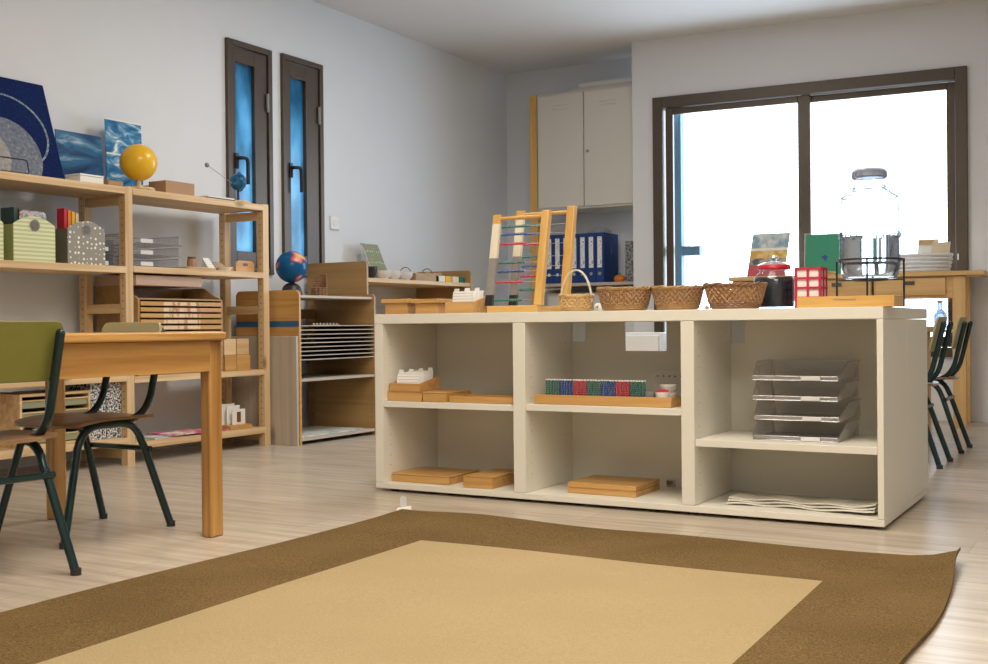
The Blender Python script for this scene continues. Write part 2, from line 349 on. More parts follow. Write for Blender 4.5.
def blue_film(name):
    mt = bpy.data.materials.new(name); mt.use_nodes = True; nt = mt.node_tree; N = nt.nodes; N.clear(); Lk = nt.links.new
    o = N.new('ShaderNodeOutputMaterial'); t = N.new('ShaderNodeBsdfTranslucent'); g = N.new('ShaderNodeBsdfGlossy'); g.inputs['Roughness'].default_value = .2
    tc = N.new('ShaderNodeTexCoord'); mp = N.new('ShaderNodeMapping'); mp.inputs['Scale'].default_value = (1, 1, .5)
    nz = N.new('ShaderNodeTexNoise'); nz.inputs['Scale'].default_value = 5; nz.inputs['Detail'].default_value = 6
    sp = N.new('ShaderNodeSeparateXYZ'); Lk(tc.outputs['Object'], sp.inputs[0])
    rp = N.new('ShaderNodeValToRGB'); rp.color_ramp.elements[0].color = (.028, .095, .135, 1); rp.color_ramp.elements[1].color = (.20, .34, .42, 1)
    rp.color_ramp.elements[0].position = .3; rp.color_ramp.elements[1].position = .72
    mr = N.new('ShaderNodeMapRange'); mr.inputs['From Min'].default_value = 2.3; mr.inputs['From Max'].default_value = .9; mr.inputs['To Min'].default_value = -.14; mr.inputs['To Max'].default_value = .14
    ad = N.new('ShaderNodeMath'); Lk(sp.outputs['Z'], mr.inputs['Value']); Lk(mr.outputs[0], ad.inputs[0]); Lk(nz.outputs['Fac'], ad.inputs[1])
    Lk(tc.outputs['Object'], mp.inputs[0]); Lk(mp.outputs[0], nz.inputs['Vector']); Lk(ad.outputs[0], rp.inputs['Fac']); Lk(rp.outputs['Color'], t.inputs['Color'])
    mx = N.new('ShaderNodeMixShader'); mx.inputs['Fac'].default_value = .04; Lk(t.outputs[0], mx.inputs[1]); Lk(g.outputs[0], mx.inputs[2]); Lk(mx.outputs[0], o.inputs[0])
    return mt
M['blueglass'] = blue_film('blue_frosted_film')
for n, (y0, y1, z0, z1) in enumerate((S1, S2), 1):
    w = tag(bpy.data.objects.new(f'window_{n}', None), kind='structure'); COL.objects.link(w)
    w.location = (XL, 0, 0)
    gy0, gy1 = (4.995, 5.16) if n == 1 else (5.485, 5.635)
    b = MB(); fwid = .035
    for a in ((y0, y0+fwid, z0, z1), (y1-fwid, y1, z0, z1), (y0+fwid, y1-fwid, z1-fwid, z1), (y0+fwid, y1-fwid, z0, z0+fwid)): b.box(-.06, .022, *a)
    b.build('window_frame', M['bronze'], w, bev=.003)
    b = MB(); q = .04
    for a in ((y0+q, gy0, z0+q, z1-q), (gy1, y1-q, z0+q, z1-q), (gy0, gy1, 2.205, z1-q), (gy0, gy1, z0+q, z0+.13)): b.box(-.05, .010, *a)
    b.build('sash', M['bronze'], w, bev=.003)
    MB().box(-.022, -.016, gy0-.002, gy1+.002, z0+.12, 2.21).build('pane', M['blueglass'], w)
    b = MB(); hy = y0+.075; hz = 1.64
    b.box(.010, .020, hy-.014, hy+.014, hz-.06, hz+.03); b.tube(bez((.02, hy, hz), (.06, hy, hz), (.06, hy+.02, hz), 5)+bez((.06, hy+.025, hz), (.06, hy+.045, hz), (.06, hy+.045, hz-.03), 5)+[(.06, hy+.046, hz-.15)], .011, 8)
    b.build('window_handle', M['blackp'], w)
    b = MB(); b.tube([(.022, y1-.045, 1.95), (.022, y1-.045, 2.06)], .009, 8); b.build('hinge', M['grey'], w)

# large sliding window
w3 = tag(bpy.data.objects.new('window_3', None), kind='structure'); COL.objects.link(w3); onwall(w3)
b = MB()
for a in ((0, .075, ZS, 2.305), (2.055, 2.13, ZS, 2.305), (.075, 2.055, 2.225, 2.305), (.075, 2.055, ZS, ZS+.06)): b.box(a[0], a[1], -.03, .10, a[2], a[3])
b.build('window_frame', M['bronze'], w3, bev=.004)
def sash(u0, u1, yy, lw, rw):
    b = MB(); z0, z1 = ZS+.062, 2.222
    b.box(u0, u0+lw, yy, yy+.035, z0, z1); b.box(u1-rw, u1, yy, yy+.035, z0, z1); b.box(u0+lw, u1-rw, yy, yy+.035, z1-.045, z1); b.box(u0+lw, u1-rw, yy, yy+.035, z0, z0+.07)
    s = b.build('sash', M['bronze'], w3, bev=.003)
    MB().box(u0+lw-.004, u1-rw+.004, yy+.014, yy+.020, z0+.066, z1-.041).build('pane', M['winglass'], s)
M['winglass'] = clear('window_glass', (.97, .98, 1), .02, .25)
sash(.088, 1.125, 0.005, .055, .085); sash(1.06, 2.052, .045, .055, .055)
MB().box(2.066, 2.074, -.040, -.030, 1.05, 1.09).build('catch', M['steel'], w3)

b = MB(); b.box(.055, .11, .30, .38, ZS, 2.26); b.box(.111, .25, .30, .38, 1.165, 1.235)
onwall(struct('trim_1', b, plain('blue_grey_outside_post', (.06, .14, .19), .6)))
# wall socket
t = thing('wall_socket', 'white square wall socket beside the right slim window', 'socket', (XL, 5.92, 1.332))
MB().box(0, .012, -.045, .045, -.045, .045).build('cover_plate', M['whitec'], t, bev=.004)
MB().tube([(.012, 0, 0), (.0135, 0, 0)], .024, 20).build('outlet', M['lip'], t)

# ================================================================ RUG
def rug():
    bm = MB(); x0, x1, y0, y1 = -2.252, -.402, -.3, 3.265
    xs = sorted(set([x0, -1.90, -.705, x1]+[x for x in [x0+i*.06 for i in range(1, 31)] if not (-1.91 < x < -1.80 or -.71 < x < -.62)])); ys = sorted(set([y0, 2.842, y1]+[y0+i*.06 for i in range(1, 60)]))
    def h(x, y):
        z = .004+.0015*math.sin(x*7)*math.sin(y*5)
        dx = x1-x; dy = y1-y
        z += .026*math.exp(-(dx/.09)**2)*math.exp(-(dy/.35)**2)+.005*math.exp(-(dx/.05)**2)*(.6+.4*math.sin(y*6))
        z += .006*math.exp(-((dx)**2+dy**2)/.02)
        z += .010*math.exp(-(((x+1.95)/.3)**2))*math.exp(-(dy/.12)**2) + .006*math.exp(-((x-x0)/.05)**2)*(1+math.sin(y*4))*.5
        return z
    def pt(x, y):
        xx, yy = x, y
        if abs(x+1.90) < 1e-6: xx += .040*(2.842-y)/1.4
        if abs(x+.705) < 1e-6: xx += .022*(2.842-y)/.9
        if abs(y-y1) < 1e-6: yy += .006*math.sin(x*9)-.01*((x-x0)/(x1-x0)-.5)**2*2
        if abs(x-x1) < 1e-6: xx += .006*math.sin(y*8)-.045*math.exp(-((y1-y)/.25)**2)
        return xx, yy
    top = {}; bot = {}
    for i, x in enumerate(xs):
        for j, y in enumerate(ys):
            px, py = pt(x, y); z = h(x, y); top[i, j] = bm.bm.verts.new((px, py, z+.004)); bot[i, j] = bm.bm.verts.new((px, py, max(.0006, z-.005)))
    for i in range(len(xs)-1):
        for j in range(len(ys)-1):
            cx, cy = (xs[i]+xs[i+1])/2, (ys[j]+ys[j+1])/2
            mt = M['rug_c'] if (-1.90 < cx < -.705 and cy < 2.842) else M['rug_b']
            bm.face([top[i, j], top[i+1, j], top[i+1, j+1], top[i, j+1]], mt); bm.face([bot[i, j+1], bot[i+1, j+1], bot[i+1, j], bot[i, j]], M['rug_b'])
    nx, ny = len(xs)-1, len(ys)-1
    for i in range(nx):
        for j in (0, ny): bm.face([top[i, j], top[i+1, j], bot[i+1, j], bot[i, j]], M['rug_b'])
    for j in range(ny):
        for i in (0, nx): bm.face([top[i, j], top[i, j+1], bot[i, j+1], bot[i, j]], M['rug_b'])
    tag(bm.build('rug'), 'woven rug with a wide brown border, pale tan centre and one corner curling up', 'rug')
rug()
t = thing('plastic_clip', 'small white plastic clip at the far left corner of the rug', 'clip', (pZ(402, 513, 0).x, pZ(402, 513, 0).y+.01, .0), .5)
MB().hexa([(-.03, -.02, 0), (.03, -.02, 0), (.03, .02, 0), (-.03, .02, 0), (-.022, -.014, .016), (.026, -.014, .022), (.026, .014, .022), (-.022, .014, .016)]).build('clip_base', M['paper'], t, bev=.003)
MB().prism(rpoly(-.011, .011, .018, .058, .008), 'Y', -.002, .002).build('tab', M['lip'], t)

# ================================================================ WHITE UNIT
U0, U1, UY, UB = -2.66, -.716, 3.66, 4.47
UM = 4.055
t = thing('shelf_unit', 'long low white open shelf unit with three bays standing behind the rug', 'shelf unit', ((U0+U1)/2, UY, 0))
ox = (U0+U1)/2
def ub(name, x0, x1, y0, y1, z0, z1, bev=.0015): MB().box(x0-ox, x1-ox, y0-UY, y1-UY, z0, z1).build(name, M['white'], t, bev=bev)
UT = .699
ub('top_panel', U0, U1, UY, UB, .661, UT)
ub('bottom_panel', U0, U1, UY+.001, UB, .012, .034)
for y0, y1 in ((UY+.0005, UM-.001), (UM+.001, UB)):
    ub('side_panel', U0+.0005, U0+.038, y0, y1, .035, .660); ub('side_panel', U1-.020, U1-.0005, y0, y1, .035, .660)
D1 = (-2.034, -1.984); D2 = (-1.381, -1.334)
for d in (D1, D2): ub('divider', d[0], d[1], UY+.001, UB, .035, .660)
SH = [(U0+.038, D1[0], .333, .356), (D1[1], D2[0], .337, .361), (D2[1], U1-.020, .235, .259)]
for x0, x1, z0, z1 in SH:
    ub('shelf', x0+.001, x1-.001, UY+.006, UM-.002, z0, z1); ub('shelf', x0+.001, x1-.001, UM+.012, UB-.004, z0-.01, z1-.01)
b = MB(); yb0, yb1 = UM-UY, UM-UY+.008
holes = {1: [(-1.98, -1.925, .585, .66), (-1.757, -1.586, .548, .66)], 2: [(-1.332, -1.282, .579, .66)]}
for k, (x0, x1) in enumerate(((U0+.038, D1[0]), (D1[1], D2[0]), (D2[1], U1-.020))):
    hs = holes.get(k, []); xs = sorted([x0, x1]+[v for h in hs for v in (max(h[0], x0), h[1])])
    b.box(x0-ox, x1-ox, yb0, yb1, .035, .548)
    for a, c in zip(xs, xs[1:]):
        if c-a < 1e-4: continue
        hh = [h for h in hs if max(h[0], x0) <= a+1e-6 and c <= h[1]+1e-6]
        if not hh: b.box(a-ox, c-ox, yb0, yb1, .548, .66)
        elif hh[0][2] > .55: b.box(a-ox, c-ox, yb0, yb1, .548, hh[0][2])
b.build('back_panel', M['white'], t)
b = MB()
for x in (U0+.06, -2.01, -1.357, U1-.06):
    for y in (UY+.05, UB-.05): b.lathe([(0, 0), (.02, 0), (.02, .012), (0, .012)], (x-ox, y-UY, 0), 12)
b.build('foot_glides', M['blackp'], t)
for x in (-1.785, -1.568): MB().box(x-ox-.015, x-ox+.015, yb0-.02, yb0-.0005, .0345, .062).build('bracket', M['steel'], t, bev=.002)
b = MB()   # shelf-pin holes along the panels
for xx, sg in ((U0+.038, 1), (D1[1], 1), (D2[1], 1)):
    for yy in (UY+.05, UM-.06):
        for k in range(14):
            z = .10+k*.04
            b.tube([(xx-ox-.0005*sg, yy-UY, z), (xx-ox+.0006*sg, yy-UY, z)], .0016, 6)
b.build('pin_holes', M['bronzed'], t)

# ---- generic wooden boxes
def lidded_box(label, x0, x1, y0, y1, z0, z1, lid=.018, over=.0, group=None, mat='beech', cat='box', name='wooden_box', label_mark=True):
    cx, cy = (x0+x1)/2, (y0+y1)/2; hx, hy = (x1-x0)/2, (y1-y0)/2; h = z1-z0
    t = thing(name, label, cat, (cx, cy, z0), 0, group)
    MB().box(-hx+over, hx-over, -hy+over, hy-over, 0, h-lid-.001).build('box_body', W(mat, 'X'), t, bev=.0012)
    MB().box(-hx, hx, -hy, hy, h-lid, h).build('lid', W(mat, 'X'), t, bev=.002)
    return t
def open_tray(label, x0, x1, y0, y1, z0, h, wall=.008, mat='beech', name='wooden_tray', cat='tray', group=None, hole=False, hback=None):
    cx, cy = (x0+x1)/2, (y0+y1)/2; hx, hy = (x1-x0)/2, (y1-y0)/2; hb = hback or h
    t = thing(name, label, cat, (cx, cy, z0), 0, group)
    MB().box(-hx+wall, hx-wall, -hy+wall, hy-wall, 0, .005).build('tray_base', W(mat, 'X'), t)
    b = MB(); b.box(-hx, hx, -hy, -hy+wall, 0, h); b.box(-hx, hx, hy-wall, hy, 0, hb)
    for sx in (-1, 1):
        xa, xb = sorted((sx*hx, sx*(hx-wall))); b.prism([(-hy+wall, 0), (hy-wall, 0), (hy-wall, hb), (-hy+wall, h)], 'X', xa, xb)
    b.build('tray_wall', W(mat, 'X'), t, bev=.001)
    if hole: MB().prism(rpoly(-.035, .035, h*.60, h*.78, .004), 'Y', -hy-.0008, -hy-.0001).build('finger_slot', W('pine', 'X'), t)
    return t
def card_file(label, x0, x1, y0, y1, z0, hf, hb, ncards, tabs):
    t = open_tray(label, x0, x1, y0, y1, z0, hf, .007, name='card_file', cat='card file', hback=hb)
    hx, hy = (x1-x0)/2-.012, (y1-y0)/2-.012
    for k in range(ncards):
        y = -hy+.004+k*(2*hy-.025)/max(1, ncards-1); hh = hf+.034+k*.002
        lean = .016
        b = MB(); c = hx*.88; b.slab((-c, y, .006), (2*c, 0, 0), (0, lean, hh), (0, .0008, 0))
        tx = -c+.004+(k % tabs)*(2*c-.03)/max(1, tabs-1)
        b.slab((tx, y+lean, .006+hh-.001), (.022, 0, 0), (0, .003, .013), (0, .0008, 0))
        b.build('index_card', M['print'] if k == 0 else M['paper'], t)
    return t
def fx(px, py, Y=None): return pY(px, py, Y if Y else UY+.05).x
# bay 1, middle shelf
zs = .357; Y0 = UY+.03
lidded_box('long low wooden box on the left bay shelf, under the card file', max(U0+.040, fx(384, 395, Y0)), fx(421.5, 395, Y0), Y0, Y0+.16, zs, .395, .003)
card_file('slanted wooden file of white tabbed cards on top of a box in the left bay', fx(389, 380, Y0), fx(419, 380, Y0), Y0+.003, Y0+.15, .396, .030, .052, 4, 4)
lidded_box('wooden box with a sliding lid, middle one on the left bay shelf', fx(423, 395, Y0), fx(446, 395, Y0), Y0, Y0+.19, zs, .395, .006)
open_tray('shallow open wooden tray at the right end of the left bay shelf', fx(448, 400, Y0), -2.045, Y0+.01, Y0+.14, zs, .024)
zb = .0348
lidded_box('wide flat wooden box on the floor of the left bay', fx(392, 480, Y0+.02), fx(449, 480, Y0+.02), Y0+.02, Y0+.25, zb, .068, .006)
lidded_box('smaller deeper wooden box at the right on the left bay floor', fx(463, 480, Y0), fx(492, 480, Y0), Y0, Y0+.25, zb, .080, .006)
# bay 2
zs2 = .362; tx0, tx1 = fx(534, 400, Y0), fx(671, 400, Y0)
open_tray('long wooden tray of bead tubes and little bowls on the middle bay shelf', tx0, tx1, Y0, Y0+.13, zs2, .034)
colsq = [('green', 'bead_g'), ('blue', 'bead_b'), ('red', 'bead_r'), ('green', 'bead_g'), ('blue', 'bead_b'), ('red', 'bead_r'), ('dark green', 'bead_g')]
ords = ['first', 'second', 'third', 'fourth', 'fifth', 'sixth', 'seventh']
gx0, gx1 = fx(546, 390, Y0+.06), fx(645, 390, Y0+.06); gw = (gx1-gx0)/7
tubes = {}
for k, (cn, mk) in enumerate(colsq):
    gx = gx0+gw*(k+.5)
    rk = thing('tube_rack', f'small wooden rack under the {ords[k]} cluster from left of bead tubes ({cn})', 'rack', (gx, Y0+.065, zs2+.0055), 0, None)
    MB().box(-gw/2+.002, gw/2-.002, -.025, .025, 0, .012).build('rack_base', W('pine', 'X'), rk)
    if mk not in tubes:
        b = MB()
        for q in range(9): b.sphere((0, 0, .004+q*.0075), .0046, 8, M[mk])
        b.tube([(0, 0, 0), (0, 0, .069)], .0018, 5, M['lip'])
        b.lathe([(0, .067), (.0045, .067), (.0045, .071), (0, .071)], (0, 0, 0), 8, M['paper'])
        o = b.build('bead_tube'); tubes[mk] = o; first = True
    else: first = False
    for r in range(2):
        for c in range(5):
            o = tubes[mk] if first else tubes[mk].copy()
            if not first: COL.objects.link(o)
            first = False
            o.location = (gx+(c-2)*gw*.19, Y0+.053+r*.022, zs2+.0175)
            tag(o, f'thin tube of {cn} beads in the {ords[k]} cluster from left in the tray', 'bead tube', f'{cn} bead tubes of the {ords[k]} cluster')
def bowl(name, label, loc, r, h, mat, inner=None, cat='bowl', n=28):
    t = thing(name, label, cat, loc)
    MB().lathe([(0, 0), (r*.55, 0), (r*.9, h*.45), (r, h), (r*.94, h), (r*.82, h*.45), (r*.5, h*.12), (0, h*.12)], (0, 0, 0), n).build('bowl_body', mat, t)
    if inner: MB().lathe([(0, h*.80), (r*.86, h*.80), (r*.92, h*.99), (r*.6, h*1.16), (0, h*1.22)], (0, 0, 0), n).build('contents', inner, t)
    return t
zt = zs2+.0055
x = fx(649, 392, Y0+.04); bowl('small_bowl', 'small grey bowl between the last bead tubes and the red-filled bowl', (x, Y0+.05, zt), .020, .045, M['grey'])
x = fx(661, 392, Y0+.03); bowl('small_bowl', 'white bowl filled with red beads at the tray end', (x+.004, Y0+.036, zt), .026, .046, M['paper'], M['bead_r'])
x = fx(671, 392, Y0+.09); bowl('small_bowl', 'plain white bowl, lower of the two stacked behind the red-filled bowl', (x-.012, Y0+.093, zt), .030, .042, M['paper'])
bowl('small_bowl', 'plain white bowl resting on top of another in the bead tray', (x-.012, Y0+.093, zt+.042), .030, .026, M['paper'])
t = thing('bead_board', 'grey translucent board with holes leaning behind the stacked white bowls', 'board', (fx(668, 385, Y0+.2), Y0+.19, zs2))
b = MB(); b.slab((-.062, 0, 0), (.124, 0, 0), (0, .03, .115), (0, .003, 0)); b.build('board_sheet', M['acry'], t)
b = MB()
for k in range(5): b.tube([(-.045+k*.0225, .024, .098), (-.045+k*.0225, .022, .099)], .0028, 8)
b.build('hole', M['bronzed'], t)
zz = .0348
x0, x1 = fx(569, 490, Y0+.06), fx(637, 490, Y0+.06)
lidded_box('flat square wooden box on the middle bay floor', x0, x1, Y0+.05, Y0+.28, zz, .074, .018)
# bay 3: letter trays
lx0, lx1 = pY(753, 440, UY+.09).x, pY(838, 440, UY+.09).x
def letter_tray_mesh(root, wd, dp, ht, mat):
    b = MB(); e = .003
    b.box(0, wd, 0, dp, 0, e)
    for s_, x in ((0, 0), (1, wd)):
        out = -.012 if s_ == 0 else .012
        b.slab((x, .085, 0), (0, dp-.085, 0), (out, 0, ht), (e*(1 if s_ == 0 else -1), 0, 0))
        b.hexa([(x, 0, 0), (x+e*(1-2*s_), 0, 0), (x+e*(1-2*s_), .085, 0), (x, .085, 0), (x, .001, .012), (x+e*(1-2*s_), .001, .012), (x+out+e*(1-2*s_), .085, ht), (x+out, .085, ht)])
    b.slab((-.01, dp-e, 0), (wd+.02, 0, 0), (0, 0, ht), (0, e, 0))
    b.slab((0, 0, 0), (wd, 0, 0), (0, -.006, .014), (0, e, 0))
    b.build('tray_shell', mat, root)
    b = MB(); b.box(wd*.58, wd*.80, -.008, -.004, .001, .015); b.build('label_holder', M['lip'], root, bev=.001)
    b = MB(); b.tube([(0, -.006, .014), (wd, -.006, .014)], .0014, 6); b.tube([(0, 0, .012), (-.012, .085, ht), (-.012, dp, ht)], .0014, 6); b.tube([(wd, 0, .012), (wd+.012, .085, ht), (wd+.012, dp, ht)], .0014, 6); b.tube([(0, -.004, .001), (wd, -.004, .001)], .0016, 6)
    b.build('rim', M['acryrim'], root)
M['acryrim'] = clear('acrylic_rim', (.62, .61, .61), .12, .35)
pos = ['bottommost', 'second from the bottom', 'third from the bottom', 'topmost']
lt = None
for k in range(4):
    lab = f'clear acrylic letter tray, {pos[k]} of four stacked in the right bay'
    L = (lx0+(.004 if k == 1 else 0), UY+.09+(.004 if k % 2 else 0), .260+k*.0665)
    if lt is None:
        lt = thing('letter_tray', lab, 'letter tray', L, 0, 'letter trays in the right bay'); letter_tray_mesh(lt, lx1-lx0, .26, .060, M['acry'])
    else: dup(lt, L, 0, lab)
t = thing('plastic_sheet', 'flattened white plastic sleeve lying on the right bay floor', 'sleeve', (fx(800, 508)-.01, UY+.12, .0348))
b = MB(); wd = .245
nx = 16
for lay in range(3):
    A = []
    for i_ in range(nx+1):
        x = -wd+2*wd*i_/nx; z = .003+lay*.007+.003*math.sin(i_*1.1+lay)+.012*(i_/nx)**6
        A.append([b.bm.verts.new((x, -.05+.012*lay+.02*math.sin(i_*.3), z)), b.bm.verts.new((x, .08, z+.002)), b.bm.verts.new((x, .08, z+.004)), b.bm.verts.new((x, -.05+.012*lay+.02*math.sin(i_*.3), z+.004))])
    for p_, q_ in zip(A, A[1:]):
        for k in range(4): b.face([p_[k], p_[(k+1) % 4], q_[(k+1) % 4], q_[k]])
    b.face(A[0]); b.face(A[-1][::-1])
b.build('sleeve', M['offw'], t)

# ================================================================ THINGS ON THE WHITE UNIT
Z0 = UT+.0005
def ux(px, Y): return pY(px, 309, Y).x
def sz(py, px, Y): return pY(px, py, Y).z
Y1 = UY+.06
lidded_box('lidded wooden box with an overhanging lid at the left end of the white unit top', ux(381, Y1), ux(408, Y1), Y1, Y1+.16, Z0, sz(299, 395, Y1), .016, .012)
lidded_box('second lidded wooden box, between the left end box and the card file', ux(411, Y1), ux(439, Y1), Y1, Y1+.16, Z0, sz(299, 425, Y1), .016, .012)
card_file('wooden file box of white cards on the unit top beside the bead frames', ux(445, Y1), ux(473, Y1), Y1, Y1+.13, Z0, sz(302, 460, Y1)-Z0, sz(297, 460, Y1)-Z0+.006, 4, 3)
# bead frames
def bead_frame(label, x0, x1, y0, h, lean, sw, rows, base_x1):
    t = thing('bead_abacus', label, 'bead frame', ((x0+x1)/2, y0, Z0)); c = (x0+x1)/2; hw = (x1-x0)/2
    B = .026
    b = MB(); b.box(-hw-.012, hw+.012, -.012, .012, 0, B); b.build('base_rail', W('gold', 'X'), t, bev=.002)
    for xf_ in (-hw-.012, hw-.014): MB().box(xf_, xf_+.026, .0125, .14, 0, .018).build('foot', W('gold', 'Y'), t, bev=.002)
    def at(z): return lean*(z-B)/h
    # left post: bands black, grey, cream, with wooden head
    for (f0, f1, mt) in ((.0, .12, M['blackp']), (.12, .52, M['beadgrey']), (.52, .90, M['cream']), (.90, 1.0, W('gold', 'Z'))):
        za, zb_ = B+h*f0, B+h*f1
        b = MB(); b.slab((-hw-sw, at(za)-.008, za), (sw*1.3, 0, 0), (0, at(zb_)-at(za), zb_-za), (0, .016, 0)); b.build('post_band', mt, t)
    b = MB(); b.slab((hw-sw*.3, -.010, B), (sw*1.3, 0, 0), (0, at(B+h), h+.006), (0, .030, 0)); b.build('post', W('gold', 'Z'), t, bev=.003)
    zt_ = B+h*.955; b = MB(); b.tube([(-hw, at(zt_), zt_), (hw, at(zt_), zt_)], .007, 10); b.build('top_rail', W('gold', 'X'), t)
    cl = {'g': 'bead_g', 'b': 'bead_b', 'r': 'bead_r', 'c': 'bead_b'}
    for f, c_ in rows:
        z = B+h*f; y = at(z)
        w_ = MB(); w_.tube([(-hw, y, z), (hw, y, z)], .0011, 5); wo = w_.build('wire', M['steel'], t)
        b = MB()
        for k in range(10): b.sphere((-hw+.020+k*.0118, y, z), .0062, 8)
        b.build('beads', M[cl[c_]], wo)
    return t
rows = [(.86, 'g'), (.775, 'b'), (.67, 'r'), (.465, 'g'), (.37, 'b'), (.255, 'r'), (.06, 'g')]
YF1 = UY+.10
xa, xb_ = ux(491, YF1), ux(536, YF1)
bead_frame('smaller wooden bead frame with coloured bead wires, in front and to the left', xa, xb_, YF1, sz(213, 495, YF1)-Z0-.026, .075, .024, rows, 0)
YF2 = UY+.30
xa, xb_ = ux(515, YF2), ux(562, YF2)
bead_frame('taller wooden bead frame with coloured bead wires, standing behind the smaller one', xa, xb_, YF2, sz(205, 575, YF2)-Z0-.026, .075, .026,
           [(.84, 'g'), (.75, 'c'), (.64, 'r'), (.51, 'g'), (.41, 'c'), (.31, 'r'), (.17, 'g')], 0)
# wicker baskets
def woven(name, label, cx, cy, rx, ry, h, flare, mat, mat2, handle=False, nd=32, rot=0):
    t = thing(name, label, 'basket', (cx, cy, Z0), rot)
    def rad(z): return 1-flare*(1-z/h)
    b = MB(); b.lathe([(0, .001), (rad(0)*1, .001), (rad(0)*1, .005), (0, .005)], (0, 0, 0), 36, None, rx, ry); b.build('basket_bottom', mat2, t)
    b = MB()
    hb = h*.30
    nrow = 4
    for k in range(nrow):                                    # dense wound base rows
        z = .004+(k+.5)*hb/nrow
        b.tube([((rad(z)*rx+.0016*(-1)**(j+k))*math.cos(2*PI*j/48), (rad(z)*ry+.0016*(-1)**(j+k))*math.sin(2*PI*j/48), z) for j in range(48)], hb/nrow*.56, 6, None, True)
    b.build('woven_foot', mat, t)
    for sgn, mm, nm in ((1, mat, 'lattice'), (-1, mat2, 'lattice')):
        b = MB()
        for k in range(nd):
            pts = []
            for j in range(9):
                z = hb*.8+(h-hb*.8-.004)*j/8; a = 2*PI*k/nd+sgn*j/8*.55; o_ = .0018*math.cos(j*PI*1.0+k*PI)*sgn
                pts.append(((rad(z)*rx+o_)*math.cos(a), (rad(z)*ry+o_)*math.sin(a), z))
            b.tube(pts, .0040, 5)
        b.build(nm, mm, t)
    b = MB()
    for s_ in (0, 1, 2):
        b.tube([((rad(h)*rx+.0035*math.cos(j*.9+s_*2.1))*math.cos(2*PI*j/72), (rad(h)*ry+.0035*math.cos(j*.9+s_*2.1))*math.sin(2*PI*j/72), h+.0035*math.sin(j*.9+s_*2.1)+.002*math.sin(j*2*PI/36+s_)) for j in range(72)], .0036, 6, None, True)
    b.build('braided_rim', mat, t)
    if handle:
        b = MB(); n = 24
        for s_ in (0, 1): b.tube([(-rx*math.cos(PI*j/n), .003*math.cos(j*1.3+s_*PI), h*.6+handle*math.sin(PI*j/n)) for j in range(n+1)], .0036, 6)
        b.build('handle', M['wickw'], t)
    return t
YK = UY+.16
xl, xr = ux(558, YK), ux(595, YK)
woven('wicker_basket', 'small pale wicker basket with a tall hooped handle', (xl+xr)/2, YK, (xr-xl)/2*.82, .060, sz(296, 577, YK)-Z0, .16, M['wick'], M['wick'], handle=sz(269, 577, YK)-sz(298, 577, YK)+.012, nd=20)
def bask(l, r, top, Y, lab, m1, m2):
    xl, xr = pY(l, 300, Y).x, pY(r, 300, Y).x
    woven('wicker_basket', lab, (xl+xr)/2, Y, (xr-xl)/2-.003, .085, sz(top, (l+r)/2, Y)-Z0-.003, .22, m1, m2)
bask(599, 651, 288, UY+.15, 'shallow wicker bowl basket, nearest to the hooped-handle basket', M['wickm'], M['wickd'])
bask(653, 703, 287, UY+.16, 'shallow wicker bowl basket, middle one of the three in a row', M['wickm'], M['wickd'])
bask(705, 766, 284, UY+.12, 'widest brown wicker bowl basket, beside the dark glass jar', M['wickd'], M['wickm'])
for px, w_, lab in ((598, .03, 'small white figurine between hooped basket and first bowl basket'), (707, .016, 'tiny white object between two wicker bowl baskets')):
    Yq = UY+.27; xq = ux(px, Yq)
    t = thing('figurine' if px < 650 else 'paper_scrap', lab, 'figurine' if px < 650 else 'paper', (xq, Yq, Z0))
    MB().sphere((0, 0, w_*.55), w_*.55, 12).build('body', M['paper'], t)
    if px < 650: MB().sphere((.004, -w_*.5, w_*.6), .004, 8).build('spot', M['red'], t)
# dark glass jar with red band
Yj = UY+.30; xl, xr = ux(754, Yj), ux(795, Yj); R = (xr-xl)/2*.97; cx = (xl+xr)/2
def zj(py): return sz(py, 775, Yj)-Z0
M['jarglass'] = clear('jar_glass', (.96, .97, .98), .02, .22)
t = thing('glass_jar', 'round glass jar of dark blue contents with a red rimmed glass lid', 'jar', (cx, Yj, Z0))
h1, h2 = zj(276.5), zj(270.5)-.002
MB().lathe([(0, 0), (R*.93, 0), (R, .01), (R, h1-.012), (R*.93, h1), (R*.72, h2-.003), (R*.72, h2+.004), (R*.70, h2+.004), (R*.70, h2-.003), (R*.9, h1-.003), (R*.965, h1-.014), (R*.965, .012), (0, .006)], (0, 0, 0), 40).build('jar_body', M['jarglass'], t)
MB().lathe([(0, .008), (R*.94, .008), (R*.955, .014), (R*.955, h1-.016), (R*.90, h1-.004), (0, h1-.003)], (0, 0, 0), 40).build('contents', M['dark'], t)
MB().lathe([(R*.70, h2+.0045), (R*.78, h2+.0045), (R*.82, h2+.010), (R*.78, h2+.020), (R*.68, h2+.022), (R*.70, h2+.0045)], (0, 0, 0), 40).build('red_band', M['red'], t)
MB().lathe([(R*.82, h2+.021), (R*.5, h2+.030), (.010, h2+.033), (.008, h2+.036), (.018, h2+.044), (.014, h2+.052), (0, h2+.054)], (0, 0, 0), 32).build('glass_lid', M['glass'], t)
